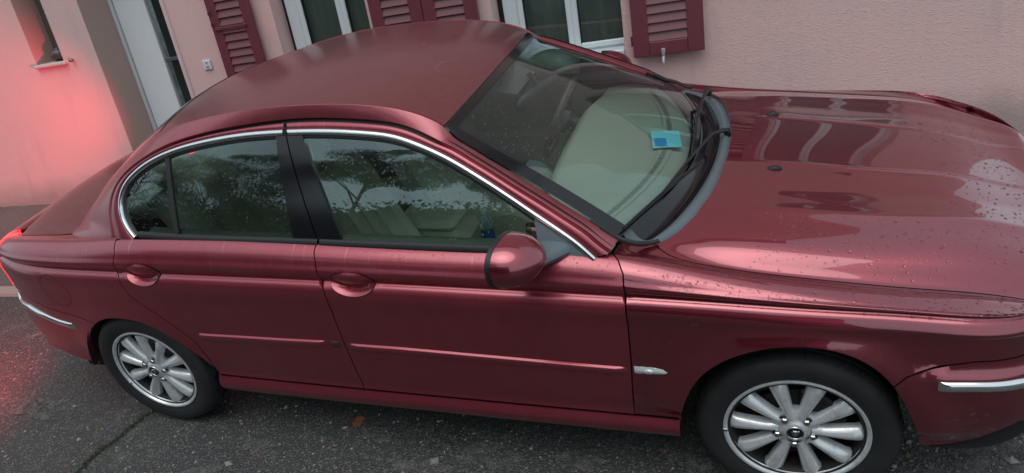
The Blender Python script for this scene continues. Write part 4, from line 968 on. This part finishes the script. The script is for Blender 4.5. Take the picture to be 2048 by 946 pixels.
# ================================================================== HOUSE
HU = np.array([0.9966102292254645, 0.0793878258281719, 0.021578325084281917]); HN = np.array([-0.07636656669994736, 0.9902798828341888, -0.11624930599520951]); HW = np.array([-0.030597360893214288, 0.11420738489336496, 0.9929856367250178])
HP = np.array([-6.43, 1.335, 0.0])
house = empty('house', mat=Matrix(((HU[0], HN[0], HW[0], HP[0]), (HU[1], HN[1], HW[1], HP[1]), (HU[2], HN[2], HW[2], HP[2]), (0, 0, 0, 1))))
tag(house, 'pink rendered house with wine red louvred shutters and white framed windows', 'house')
def m_stucco():
    m = mat('pink_stucco', (.52, .34, .32), .92); v = coords(m); b = bsdf(m)
    n1 = noise(m, v, .9, 5, .6); n2 = noise(m, scaled(m, v, (3, 3, .6)), 2.0, 5, .65)
    c = mixc(m, mapr(m, n1, .35, .7, 0, 1), (.71, .455, .43), (.62, .45, .43)); c = mixc(m, mapr(m, n2, .55, .8, 0, .5), c, (.46, .36, .355))
    c = mixc(m, mapr(m, noise(m, v, 40, 3), .62, .75, 0, .35), c, (.40, .26, .25))
    sx0 = N(m, 'ShaderNodeSeparateXYZ'); L(m, v, sx0.inputs[0]); nz = noise(m, v, 3.5, 6, .7); ad = N(m, 'ShaderNodeMath', operation='MULTIPLY_ADD'); L(m, nz, ad.inputs[0]); ad.inputs[1].default_value = -.28; L(m, sx0.outputs[2], ad.inputs[2])
    c = mixc(m, mapr(m, ad.outputs[0], -.12, .12, .75, 0), c, (.27, .22, .20))      # greyer and darker towards the foot of the wall, with an uneven edge
    L(m, c, b.inputs['Base Color'])
    wv = N(m, 'ShaderNodeTexNoise'); wv.inputs['Scale'].default_value = 58; wv.inputs['Detail'].default_value = 5; wv.inputs['Distortion'].default_value = .9; L(m, scaled(m, v, (.8, 1, 1.9)), wv.inputs['Vector'])
    # the float marks get rougher towards the right-hand end of the wall, as plastered
    sx = N(m, 'ShaderNodeSeparateXYZ'); L(m, v, sx.inputs[0]); am = mapr(m, sx.outputs[0], 3.0, 6.0, .15, 1.0)
    mu = N(m, 'ShaderNodeMath', operation='MULTIPLY'); L(m, mapr(m, wv.outputs['Fac'], .50, .74, 0, 1), mu.inputs[0]); L(m, am, mu.inputs[1])
    b1 = bump(m, mu.outputs[0], .45, .006); L(m, bump(m, noise(m, v, 130, 4, .6), .28, .004, b1), b.inputs['Normal']); return m
M['stucco'] = m_stucco()
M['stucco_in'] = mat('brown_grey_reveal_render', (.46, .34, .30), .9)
def m_wood_paint(name, c):
    m = mat(name, c, .45); v = coords(m); L(m, mixc(m, mapr(m, noise(m, scaled(m, v, (4, 4, 1)), 6, 5), .3, .75, 0, .7), c, tuple(k*.72+.015 for k in c)), bsdf(m).inputs['Base Color']); L(m, bump(m, noise(m, scaled(m, v, (30, 30, 4)), 8, 4), .15, .002), bsdf(m).inputs['Normal']); return m
M['shutter'] = m_wood_paint('wine_red_shutter_paint', (.155, .030, .046)); M['slat'] = m_wood_paint('faded_wine_red_slat_paint', (.185, .060, .072))
M['upvc'] = mat('white_window_plastic', (.60, .66, .68), .35); M['doorw'] = mat('pale_grey_door_panel', (.78, .84, .87), .4); M['stone'] = mat('pale_sill_stone', (.50, .48, .46), .8)
M['iron'] = mat('dull_iron', (.14, .13, .12), .5, .7); M['room'] = mat('dim_room', (.05, .06, .055), .9)
def m_curtain():
    m = mat('grey_green_curtain', (.17, .20, .18), .9); v = coords(m); w_ = noise(m, scaled(m, v, (9, 1, .6)), 2.5, 4); L(m, mixc(m, mapr(m, w_, .3, .7, 0, 1), (.27, .32, .29), (.19, .225, .205)), bsdf(m).inputs['Base Color']); return m
M['curtain'] = m_curtain()
A0, A1, H0, H1 = -5.0, 8.2, -.6, 9.5
niche = (.875, 1.165, 1.178, 2.1); doorO = (1.493, 2.235, -.60, 2.15); win1 = (3.122, 3.845, .66, 1.95); win2 = (4.722, 5.552, .66, 1.95); win3 = (6.62, 7.42, 1.18, 2.35)
ops = [niche, doorO, win1, win2, win3]
def rect(o): return [(o[0], o[2]), (o[1], o[2]), (o[1], o[3]), (o[0], o[3])]
V, F, B = cdt(np.array([(A0, H0), (doorO[0], H0-.0), (doorO[0], doorO[3]), (doorO[1], doorO[3]), (doorO[1], H0), (A1, H0), (A1, H1), (A0, H1)]), .5, None, None, [resample(rect(o), .2, True) for o in ops if o is not doorO])
FF = []
for f in F:
    p = [V[i] for i in f]; ar = (p[1][0]-p[0][0])*(p[2][1]-p[0][1])-(p[2][0]-p[0][0])*(p[1][1]-p[0][1]); FF.append(f if ar > 0 else f[::-1])
m_ = MB(); m_.add([(v[0], 0, v[1]) for v in V], FF)
m_.add([(A1, 0, H0), (A1, 5, H0), (A1, 5, H1), (A1, 0, H1)], [(0, 1, 2, 3)]); m_.add([(A0, 0, H0), (A0, 5, H0), (A0, 5, H1), (A0, 0, H1)], [(3, 2, 1, 0)])
wall = m_.build('wall', M['stucco'], house, smooth=False)
def reveal(o, d, mt, name='reveal'):
    a, b, c, e = o; q = MB(); q.add([(a, 0, c), (b, 0, c), (b, 0, e), (a, 0, e), (a, d, c), (b, d, c), (b, d, e), (a, d, e)], [(0, 4, 7, 3), (1, 2, 6, 5), (0, 1, 5, 4), (3, 7, 6, 2)]); return q.build(name, mt, wall, smooth=False)
# an eave and roof
q = MB(); q.box((A0-.3, -.45, H1), (A1+.3, 5.2, H1+.12)); q.build('eave', M['upvc'], house, smooth=False)
q = MB(); q.add([(A0-.3, -.5, H1+.13), (A1+.3, -.5, H1+.13), (A1+.3, 2.5, H1+1.7), (A0-.3, 2.5, H1+1.7), (A0-.3, 5.3, H1+.13), (A1+.3, 5.3, H1+.13)], [(0, 1, 2, 3), (3, 2, 5, 4)]); M['tileroof'] = mat('brown_roof_tiles', (.16, .075, .05), .8); q.build('roof', M['tileroof'], house, smooth=False)
# niche window with its sill
reveal(niche, .22, M['stucco_in']); q = MB(); q.add([(niche[0], .22, niche[2]), (niche[1], .22, niche[2]), (niche[1], .22, niche[3]), (niche[0], .22, niche[3])], [(0, 1, 2, 3)]); q.build('niche_back', mat('dark_brown_panel', (.12, .085, .075), .7), wall, smooth=False)
q = MB(); q.box((niche[1]-.022, .01, niche[2]), (niche[1]-.004, .05, niche[3]), .003); q.build('niche_frame', M['stone'], wall)
q = MB(); q.box((niche[0]-.01, -.035, niche[2]-.028), (niche[1]+.025, .215, niche[2]-.002), .006); q.build('niche_sill', M['stone'], wall)
ball = empty('round_pot'); ball.matrix_world = house.matrix_world @ Matrix.Translation((1.055, .085, niche[2]))
tag(ball, 'dark rounded pot standing on the narrow window ledge above the trunk', 'pot')
q = MB(); q.lathe([(0, .001), (.035, .001), (.060, .015), (.072, .040), (.070, .066), (.055, .086), (.035, .094), (.030, .100), (.0, .099)], 28, axis='z'); q.build('pot_body', mat('dark_glazed_pot', (.05, .05, .055), .35), ball); q = MB(); q.lathe([(0, .106), (.018, .105), (.026, .1), (.026, .097)], 20, axis='z'); q.build('pot_lid', mat('dark_pot_lid', (.06, .06, .065), .4), ball)
# door
reveal(doorO, .335, M['stucco_in']); D = .335
door = empty('door', (0, 0, 0), house)
q = MB()
for a, b in ((1.493, 1.520), (2.20, 2.234)): q.box((a, D-.03, -.6), (b, D+.02, 2.14), .004)
q.box((1.52, D-.028, 2.09), (2.2, D+.02, 2.138), .004); q.build('door_frame', M['upvc'], door)
q = MB(); q.box((1.5255, D-.012, -.6), (1.822, D+.03, 2.085), .004); q.build('door_panel', M['doorw'], door)
q = MB(); q.box((1.523, D-.008, -.6), (1.5265, D+.02, 2.088)); q.build('door_gasket', M['rubber'], door, smooth=False)
q = MB(); q.add([(1.83, D+.012, -.6), (2.2, D+.012, -.6), (2.2, D+.012, 2.085), (1.83, D+.012, 2.085)], [(0, 1, 2, 3)]); q.build('door_glass', M['hglass'], door, smooth=False)
q = MB(); q.box((1.83, D+.06, -.6), (2.2, D+.30, 2.09)); q.build('hall', M['room'], door, smooth=False)
for h in (.28, 1.02): q = MB(); q.box((1.832, D-.006, h), (2.198, D+.02, h+.03), .004); q.build('glazing_bar', M['grey_plastic'], door)
q = MB(); q.box((2.228, -.014, -.55), (2.262, .012, 2.16), .006); M['edge'] = mat('pale_pink_corner_bead', (.62, .47, .47), .7); q.build('corner_bead', M['edge'], wall)
# bell plate
bp = empty('bell_plate', (0, 0, 0), house); q = MB(); q.box((2.428, -.014, .948), (2.500, -.001, 1.021), .005); q.build('plate', M['upvc'], bp)
q = MB(); q.lathe([(0, -.0175), (.006, -.0175), (.0075, -.014)], 16); q.xf(Matrix.Translation((2.466, 0, 1.0))).build('bell_button', mat('grey_button', (.2, .22, .24), .4), bp); q = MB(); q.box((2.452, -.0165, .963), (2.482, -.0135, .977), .001); q.build('name_strip', mat('name_strip', (.28, .28, .28), .5), bp)
q = MB(); q.lathe([(0, -.042), (.010, -.040), (.0165, -.030), (.015, -.018), (.008, -.010), (.008, 0)], 20); q.xf(Matrix.Translation((1.252, 0, 1.176))).build('wall_knob', mat('worn_brass', (.30, .24, .20), .3, .8), house)
# windows
def window(o, d, fr, mull, cur=True, sillh=None):
    a, b, c, e = o; w_ = empty('window', (0, 0, 0), house); reveal(o, d+.04, M['stucco_in'] if False else M['stucco'])
    x0, x1 = fr; q = MB(); t = .042
    q.box((x0-.10, d, c), (x0, d+.06, e), .004); q.box((x1, d, c), (x1+.10, d+.06, e), .004); q.box((x0, d, e-t), (x1, d+.06, e), .004); q.box((x0, d, c), (x1, d+.06, c+.055), .004); q.build('window_frame', M['upvc'], w_)
    def sash(s0, s1):
        q = MB(); k = .038; z0, z1 = c+.055, e-t
        q.box((s0, d-.016, z0), (s0+k, d+.03, z1), .006); q.box((s1-k, d-.016, z0), (s1, d+.03, z1), .006); q.box((s0+k, d-.0145, z0), (s1-k, d+.03, z0+k), .006); q.box((s0+k, d-.0145, z1-k), (s1-k, d+.03, z1), .006); s_ = q.build('sash', M['upvc'], w_)
        q = MB(); q.box((s0+k-.003, d-.004, z0+k-.003), (s0+k+.008, d+.022, z1-k+.003)); q.build('gasket', M['rubber'], s_, smooth=False)
        q = MB(); q.add([(s0+k, d+.006, z0+k), (s1-k, d+.006, z0+k), (s1-k, d+.006, z1-k), (s0+k, d+.006, z1-k)], [(0, 1, 2, 3)]); q.build('pane', M['hglass'], s_, smooth=False)
        if cur:
            q = MB(); rows = []
            for z in (z0, z1): rows.append([(x, d+.075+.005*math.sin(x*30)+.003*math.sin(x*67), z) for x in np.linspace(s0, s1, 60)])
            q.grid(rows); q.build('curtain', M['curtain'], s_)
    sash(x0, mull); sash(mull, x1)
    q = MB(); q.add([(a-.1, d+.16, c), (b+.1, d+.16, c), (b+.1, d+.16, e), (a-.1, d+.16, e)], [(0, 1, 2, 3)]); q.build('room_back', M['room'], w_, smooth=False)
    q = MB(); q.box((a+.002, -.02, c-.012), (b-.002, d+.002, c+.012+.03), .006); q.build('sill', M['upvc'], w_)
    return w_
window(win1, .13, (3.215+.045, 3.885), 3.60); window(win2, .13, (4.865, 5.60), 5.222); window(win3, .12, (6.66, 7.38), 7.02)
# shutters folded back against the wall, every louvre a slat of its own
slat_me = None
def shutter(a0, a1, h0, h1, hinge, bar=None, edge=.095, rail=.085):
    s_ = empty('shutter', (0, 0, 0), house); y0, y1 = -.078, -.040; q = MB()
    q.box((a0, y0, h0), (a0+edge, y1, h1), .004); q.box((a1-edge, y0, h0), (a1, y1, h1), .004); q.box((a0+edge, y0+.0015, h0), (a1-edge, y1, h0+rail), .004); q.box((a0+edge, y0+.0015, h1-rail), (a1-edge, y1, h1), .004); q.build('shutter_frame', M['shutter'], s_)
    W_ = a1-a0-2*edge; p = .0555; k = 0; z = h0+rail+.004; first = None
    while z+p < h1-rail+.02:
        if first is None:
            b_ = MB(); b_.add([(0, y0+.004, 0), (W_, y0+.004, 0), (W_, y0+.012, 0), (0, y0+.012, 0), (0, y0+.026, p+.006), (W_, y0+.026, p+.006), (W_, y0+.034, p+.006), (0, y0+.034, p+.006)], [(3, 2, 1, 0), (0, 1, 5, 4), (2, 3, 7, 6), (4, 5, 6, 7), (1, 2, 6, 5), (3, 0, 4, 7)])
            first = b_.build('slat', M['slat'], s_, smooth=False); sl = first
        else: sl = first.copy(); COL.objects.link(sl); sl.parent = s_
        sl.location = (a0+edge, 0, z); z += p
    q = MB(); q.box((a0+edge, y1-.008, h0+rail), (a1-edge, y1-.002, h1-rail)); q.build('shutter_back', M['shutter'], s_, smooth=False)
    if bar:
        q = MB(); q.box((a0+.03, y0-.014, bar-.011), (a1-.05, y0-.001, bar+.011), .003); q.build('strap', M['shutter'], s_)
    for hz in (h0+.10, h1-.25):
        x = a0-.006 if hinge < 0 else a1+.006; q = MB(); q.tube([(x, y1-.012, hz-.03), (x, y1-.012, hz+.03)], .008, 8); q.tube([(x, y1-.012, hz), (x, .0, hz)], .007, 6); q.build('hinge', M['shutter'], s_)
    return s_
s1 = shutter(2.652, 2.996, .60, 1.95, -1, bar=1.228, edge=.072); s2 = shutter(3.897, 4.268, .60, 1.95, -1, edge=.088); s3 = shutter(4.273, 4.645, .60, 1.95, 1, edge=.088); s4 = shutter(5.612, 6.040, .648, 1.95, -1, edge=.098)
for o in ((6.17, 6.58),): shutter(o[0], o[1], 1.12, 2.38, 1)
# wall hooks on the left shutter's hinge side
for h in (1.275, 1.355): q = MB(); q.tube([(2.64, -.005, h), (2.64, -.055, h-.01), (2.665, -.09, h-.02), (2.685, -.092, h)], .006, 6); q.build('hinge_hook', M['shutter'], house)
# iron stays in the window reveals and the shutter catch
for pts in (((3.19, -.006, 1.245), (3.196, -.012, 1.20), (3.178, -.012, .80)), ((4.80, .02, 1.30), (4.812, .012, 1.0), (4.806, .005, .965))):
    q = MB(); q.tube([(pts[0][0]+.03*0, pts[0][1]+.05, pts[0][2])]+[(p[0], p[1]+.05, p[2]) for p in pts], .0045, 6); o = q.build('shutter_stay', M['iron'], house)
q = MB(); q.tube([(5.792, .0, .645), (5.792, -.09, .645)], .006, 8); q.tube([(5.792, -.088, .645), (5.793, -.096, .672), (5.792, -.098, .690)], [.008, .013, .012], 8); q.tube([(5.792, -.088, .640), (5.789, -.094, .618), (5.790, -.098, .598)], [.008, .009, .005], 8); q.build('shutter_catch', mat('white_metal_catch', (.62, .66, .66), .3, .4), house)
# ================================================================== GROUND
def m_asphalt(name, c0, c1, c2):
    m = mat(name, c0, .8); v = coords(m); b = bsdf(m)
    ag = N(m, 'ShaderNodeTexVoronoi'); ag.inputs['Scale'].default_value = 150; L(m, v, ag.inputs['Vector'])
    n1 = noise(m, v, 1.1, 6, .65); n2 = noise(m, v, 5, 6, .7)
    c = mixc(m, mapr(m, n1, .35, .68, 0, 1), c0, c1); c = mixc(m, mapr(m, n2, .56, .72, 0, .8), c, c2)
    sp = N(m, 'ShaderNodeSeparateColor'); L(m, ag.outputs['Color'], sp.inputs[0]); c = mixc(m, mapr(m, sp.outputs[0], .72, .98, 0, .75), c, (.15, .145, .135))
    L(m, c, b.inputs['Base Color']); L(m, mapr(m, n1, .3, .7, .38, .9), b.inputs['Roughness'])
    h = N(m, 'ShaderNodeMath', operation='ADD'); L(m, ag.outputs['Distance'], h.inputs[0]); L(m, n2, h.inputs[1])
    L(m, bump(m, h.outputs[0], .7, .006), b.inputs['Normal']); return m
M['asphalt'] = m_asphalt('worn_asphalt', (.026, .027, .027), (.044, .044, .043), (.085, .083, .08))
M['pave'] = m_asphalt('brown_footway_asphalt', (.075, .062, .055), (.11, .09, .08), (.14, .12, .11))
q = MB(); q.add([(-600, -600, 0), (600, -600, 0), (600, 600, 0), (-600, 600, 0)], [(0, 1, 2, 3)]); tag(q.build('ground', M['asphalt'], smooth=False), kind='structure')
kd = np.array([-4.811+5.057, -.029-.031]); kd = np.array([.995, .07]); kn = np.array([-.07, .995])
kp = np.array([-5.0, .06])
q = MB(); a, b = kp-kd*14, kp+kd*1.62; q.add([(*(a+kn*.055), .004), (*(b+kn*.055), .004), (*(b+kn*1.9), .004), (*(a+kn*1.9), .004)], [(0, 1, 2, 3)]); tag(q.build('footway', M['pave'], smooth=False), kind='structure')
M['kerb'] = mat('worn_kerb_stone', (.24, .22, .20), .85)
kb = empty('kerb'); tag(kb, kind='structure')
for k in range(14):
    t = -12.5+k*1.0; p = kp+kd*t; p2 = kp+kd*(t+.985)
    q = MB(); q.add([(*(p-kn*.045), 0), (*(p2-kn*.045), 0), (*(p2+kn*.055), 0), (*(p+kn*.055), 0), (*(p-kn*.035), .018), (*(p2-kn*.035), .018), (*(p2+kn*.055), .020), (*(p+kn*.055), .020)], [(0, 1, 5, 4), (4, 5, 6, 7), (1, 2, 6, 5), (3, 0, 4, 7), (2, 3, 7, 6)]); q.build('kerb_stone', M['kerb'], kb, smooth=False)
# a sunken seam with moss running from the rear wheel towards the camera
seam = smooth_curve(np.array([(-2.80, -.70, .003), (-2.93, -.86, .003), (-2.95, -.98, .003), (-2.99, -1.1, .003), (-3.0, -1.3, .003), (-3.08, -1.6, .003)]), 60); seam += np.c_[rng.normal(0, .006, 60), rng.normal(0, .006, 60), np.zeros(60)]
t = np.gradient(seam, axis=0); nn = np.c_[-t[:, 1], t[:, 0], t[:, 2]*0]; nn /= np.linalg.norm(nn, axis=1)[:, None]; wv = (.008+.006*rng.random(60))[:, None]
tag(sheet('asphalt_seam', np.array([seam-nn*wv, seam+nn*wv]), mat('dark_seam_dirt', (.012, .012, .010), .95), None), kind='structure')
# pale worn patches in the asphalt: thin mortar stains
def patch(c, rx, ry, mt, z, n=40):
    P = [(c[0]+rx*(1+.25*math.sin(3*a+c[0]*9)+.18*math.sin(7*a)+.12*rng.normal())*math.cos(a), c[1]+ry*(1+.25*math.sin(2*a+c[1]*5)+.15*math.cos(5*a)+.12*rng.normal())*math.sin(a), z) for a in np.linspace(0, 2*math.pi, n, endpoint=False)]
    q = MB(); q.add([(c[0], c[1], z)]+P, [(0, i+1, (i+1) % n+1) for i in range(n)]); return q.build('mortar_patch', mt, None, smooth=False)
def m_patch():
    m = mat('pale_mortar_stain', (.13, .125, .118), .9); v = coords(m); al = mapr(m, noise(m, v, 16, 6, .75), .42, .62, 0, .6); L(m, al, bsdf(m).inputs['Alpha']); L(m, mixc(m, noise(m, v, 60, 4), (.10, .10, .095), (.19, .18, .17)), bsdf(m).inputs['Base Color']); return m
M['stain'] = m_patch()
for k, (c, rx, ry) in enumerate((((-1.12, -.84), .13, .07), ((-1.98, -.72), .06, .04), ((-1.86, -.73), .05, .035), ((-1.65, -.80), .07, .05), ((.75, -.55), .30, .16), ((.55, -.70), .16, .08), ((-.35, -.75), .08, .05), ((-2.4, -1.2), .2, .1), ((-1.4, -.95), .14, .05), ((-2.2, -.95), .10, .05), ((-.75, -.82), .09, .05), ((-3.6, -.9), .2, .09), ((-4.1, -.3), .22, .1), ((1.0, -.75), .2, .1))): tag(patch(c, rx, ry, M['stain'], .0042+k*.0004), kind='structure')
# grit
def grit(n, box, size, mt, name, label):
    q = MB()
    (x0, x1), (y0, y1) = box
    for _ in range(n):
        x, y = rng.uniform(x0, x1), rng.uniform(y0, y1); s = size*rng.lognormal(0, .45); a = rng.uniform(0, 6.28); h = s*rng.uniform(.25, .7); e = rng.uniform(.4, 1)
        c, d = math.cos(a)*s, math.sin(a)*s
        q.add([(x+c, y+d, .001), (x-d*e, y+c*e, .001), (x-c, y-d, .001), (x+d*e, y-c*e, .001), (x+c*.2, y+d*.3, .001+h)], [(0, 1, 4), (1, 2, 4), (2, 3, 4), (3, 0, 4)])
    return tag(q.build(name, mt, None, smooth=False), label, 'gravel', kind='stuff')
M['grit'] = mat('pale_grit', (.22, .215, .20), .9); M['grit2'] = mat('brown_litter', (.13, .08, .05), .9)
grit(3000, ((-4.6, 1.3), (-1.75, -.45)), .0045, M['grit'], 'gravel_chips', 'pale grit scattered over the dark asphalt beside the car')
grit(900, ((-4.6, .9), (-1.6, -.3)), .006, M['grit2'], 'leaf_litter', 'small brown leaf crumbs scattered over the asphalt')
grit(700, ((.3, 1.6), (-1.1, -.2)), .005, M['grit'], 'gravel_chips', 'denser pale grit on the ground in front of the front wheel')
# moss and grass in the seam
q = MB()
for _ in range(420):
    i = rng.integers(8, 58); p = seam[i]+np.r_[rng.normal(0, .012, 2), 0]; a = rng.uniform(0, 6.28); h = rng.uniform(.008, .03); d = rng.normal(0, .012, 2); w_ = .0016
    q.add([(p[0]+w_*math.cos(a), p[1]+w_*math.sin(a), .003), (p[0]-w_*math.cos(a), p[1]-w_*math.sin(a), .003), (p[0]+d[0], p[1]+d[1], h)], [(0, 1, 2)])
M['grass'] = mat('dry_moss', (.07, .075, .03), .9); tag(q.build('moss', M['grass'], None, smooth=False), 'dry moss growing in the asphalt seam by the rear wheel', 'moss', kind='stuff')
# the fallen leaf under the sill
q = MB(); rows = []
for t_ in np.linspace(0, 1, 9):
    wd_ = .030*math.sin(math.pi*min(1, t_*1.02+.02))**.7*(1+.25*math.sin(t_*18)); rows.append([(-1.81+.075*t_+.01*j, -.745-.006*t_+wd_*j, .006+.010*abs(j)*math.sin(t_*5+1)+.006*math.sin(t_*7)) for j in (-1, -.5, 0, .5, 1)])
q.grid(rows); lf = q.build('fallen_leaf', mat('rusty_dead_leaf', (.16, .055, .022), .8)); tag(lf, 'curled rusty brown leaf lying on the asphalt below the front door', 'leaf')
# ================================================================== TREES ACROSS THE STREET (seen mirrored in the windows)
def m_leaf(name, c):
    m = mat(name, c, .6); v = coords(m); L(m, mixc(m, noise(m, v, 1.3, 3), tuple(k*.6 for k in c), tuple(k*1.35 for k in c)), bsdf(m).inputs['Base Color']); return m
M['bark'] = mat('grey_bark', (.07, .06, .05), .9); M['leaf1'] = m_leaf('dark_green_leaves', (.014, .022, .012)); M['leaf2'] = m_leaf('olive_leaves', (.022, .03, .013))
def tree(x, y, h, r, mt, label, z0=None, n=5200):
    o = empty('street_tree', (x, y, 0)); tag(o, label, 'tree', 'trees across the street'); q = MB(); base = h*.38 if z0 is None else z0
    q.tube([(0, 0, 0), (.05, .03, base*.5), (0, .08, base), (.1, 0, h*.75), (.0, 0, h*.93)], [.18, .11, .045, .02, .008], 10)
    cl = []
    for k in range(26):
        a = rng.uniform(0, 6.28); f = rng.uniform(0, 1); zz = base+(h-base)*f; rr = r*math.sqrt(max(.08, 1-(2*f-.75)**2/1.6))*rng.uniform(.35, 1.0); c = np.array([rr*math.cos(a), rr*math.sin(a), zz]); cl.append((c, rng.uniform(.45, .95)*r*.42))
        q.tube([(0, .03, max(base*.8, zz-1.2)), tuple(c*np.array([.5, .5, 1])-np.array([0, 0, .3])), tuple(c)], [.04, .02, .008], 6)
    q.build('trunk', M['bark'], o)
    N_ = n; idx = rng.integers(0, len(cl), N_); C_ = np.array([c[0] for c in cl])[idx]; R_ = np.array([c[1] for c in cl])[idx]
    d = rng.normal(size=(N_, 3)); d /= np.linalg.norm(d, axis=1)[:, None]; P = C_+d*(R_*rng.random(N_)**.45)[:, None]*np.array([1, 1, .75])
    a = rng.normal(size=(N_, 3)); a /= np.linalg.norm(a, axis=1)[:, None]; b = np.cross(a, rng.normal(size=(N_, 3))); b /= np.linalg.norm(b, axis=1)[:, None]; s = rng.uniform(.035, .075, N_)[:, None]
    V = np.stack([P-a*s, P+b*s*.55, P+a*s, P-b*s*.55], 1).reshape(-1, 3); F = [(4*i, 4*i+1, 4*i+2, 4*i+3) for i in range(N_)]
    mesh('crown', V, F, mt, o, smooth=False); return o
tree(-10.6, -14.2, 13.6, 2.7, M['leaf1'], 'tall dark green tree mirrored in the middle of the front side window', 9.2, 26000); tree(-17.0, -14.5, 14.8, 3.6, M['leaf1'], 'broad dark green tree mirrored in the rear side window', 8.0, 30000)
tree(-23.5, -14.0, 15.0, 3.2, M['leaf2'], 'olive green tree mirrored at the rear quarter window', 7.0, 16000); tree(-6.3, -14.6, 12.2, 2.3, M['leaf2'], 'olive green tree mirrored near the front of the side window', 9.2, 22000)
tree(-20.5, -17.5, 16.5, 3.6, M['leaf1'], 'tallest dark tree behind the hedge mirrored above the rear side window', 8.5, 22000)
hd = empty('hedge', (-14, -13.9, 0)); tag(hd, 'tall dark conifer hedge across the street mirrored in the car side windows', 'hedge'); N_ = 40000
q = MB(); G = np.array([[(x, y, z) for x in np.linspace(-18, 17, 60)] for y, z in ((.5, 0), (.45, 7.35), (0, 7.6), (-.45, 7.35), (-.5, 0))]); G[1:4, :, 2] += .25*np.sin(np.linspace(0, 40, 60))+.2*rng.normal(size=60); q.grid(G); q.build('inner_branches', M['leaf1'], hd)
P = np.c_[rng.uniform(-18, 17, N_), rng.normal(.45, .22, N_), 7.75*rng.random(N_)**.75+.2*np.sin(np.arange(N_))]; a = rng.normal(size=(N_, 3)); a /= np.linalg.norm(a, axis=1)[:, None]; b = np.cross(a, rng.normal(size=(N_, 3))); b /= np.linalg.norm(b, axis=1)[:, None]; s = rng.uniform(.05, .11, N_)[:, None]
mesh('foliage', np.stack([P-a*s, P+b*s*.6, P+a*s, P-b*s*.6], 1).reshape(-1, 3), [(4*i, 4*i+1, 4*i+2, 4*i+3) for i in range(N_)], M['leaf1'], hd, smooth=False)
# ================================================================== RAIN DROPS lying on the car
def drops(pts, nrm, rad, name, parent, flat=.42):
    q = MB(); V = []; F = []
    for P, n, r in zip(pts, nrm, rad):
        n = n/np.linalg.norm(n); a = np.cross(n, [0.3, .9, .1]); a /= np.linalg.norm(a); b = np.cross(n, a); k = len(V); el = rng.uniform(.75, 1.15)
        for rr, h in ((1.0, -.02), (.80, .62), (.42, .93)):
            for j in range(8): an = j*math.pi/4; V.append(P+(a*math.cos(an)*el+b*math.sin(an))*r*rr+n*r*flat*h)
        V.append(P+n*r*flat)
        for t in range(2):
            for j in range(8): F.append((k+t*8+j, k+t*8+(j+1) % 8, k+t*8+8+(j+1) % 8, k+t*8+8+j))
        for j in range(8): F.append((k+16+j, k+16+(j+1) % 8, k+24))
    o = mesh(name, V, F, M['drop'], parent); o['kind'] = 'stuff'; return o
def scatter_S(n, ulo, uhi, slo, shi, rmin, rmax):
    u = rng.uniform(ulo, uhi, n); s = rng.uniform(slo, shi, n); return S(u, s), Sn(u, s), np.clip(rng.lognormal(math.log(rmin*1.5), .35, n), rmin, rmax)
def inpoly(P, N_, R, u0): return P, N_, R
P1 = scatter_S(620, -.48, .66, .73, .93, .0018, .0048); drops(*P1, 'rain_drops', front_fender)
hp = [scatter_S(420, -.15, .62, .96, 1.18, .0018, .0050), scatter_S(260, .35, .75, 1.2, 1.68, .0020, .0055), scatter_S(170, -.2, .35, 1.2, 1.68, .0016, .0038)]
HPt = np.vstack([h[0] for h in hp]); HNn = np.vstack([h[1] for h in hp]); HR = np.concatenate([h[2] for h in hp]); HPt = np.vstack([HPt, HPt[400:]*np.array([1, -1, 1])]); HNn = np.vstack([HNn, HNn[400:]*np.array([1, -1, 1])]); HR = np.concatenate([HR, HR[400:]]); drops(HPt, HNn, HR, 'rain_drops', hood)
d = scatter_S(300, -1.55, -.55, .74, .87, .0014, .0034); drops(*d, 'rain_drops', front_door)
# on the side glass
def scatter_G(poly, n, rmin, rmax, zb=None):
    pl = np.asarray(poly); lo, hi = pl.min(0), pl.max(0); p = np.c_[rng.uniform(lo[0], hi[0], n*2), rng.uniform(lo[1], hi[1], n*2)]; p = p[inside(inset(pl, .012), p)][:n]
    return GS(p[:, 0], p[:, 1])+Gn(p[:, 0], p[:, 1])*-.0068, Gn(p[:, 0], p[:, 1]), np.clip(rng.lognormal(math.log(rmin*1.5), .4, len(p)), rmin, rmax)
drops(*scatter_G(glF, 520, .0011, .0030), 'rain_drops', front_door); drops(*scatter_G(glR, 640, .0011, .0030), 'rain_drops', rear_door); drops(*scatter_G(glQ, 120, .0011, .0028), 'rain_drops', rear_door)
# on the windscreen, mostly its near half
H = strip_norm(Gw); H = -H if H[..., 2].mean() < 0 else H
i_ = rng.integers(0, 39, 700); j_ = np.minimum((np.abs(rng.normal(0, 9, 700))).astype(int), 30)+1; fr_ = rng.random((700, 2, 1))
Pw = (Gw[i_, j_]*(1-fr_[:, 0])+Gw[i_+1, j_]*fr_[:, 0])*(1-fr_[:, 1])+(Gw[i_, j_+1]*(1-fr_[:, 0])+Gw[i_+1, j_+1]*fr_[:, 0])*fr_[:, 1]
drops(Pw+H[i_, j_]*.0005, H[i_, j_], np.clip(rng.lognormal(math.log(.0017), .4, 700), .001, .0032), 'rain_drops', windscreen)
# mirror cap: few
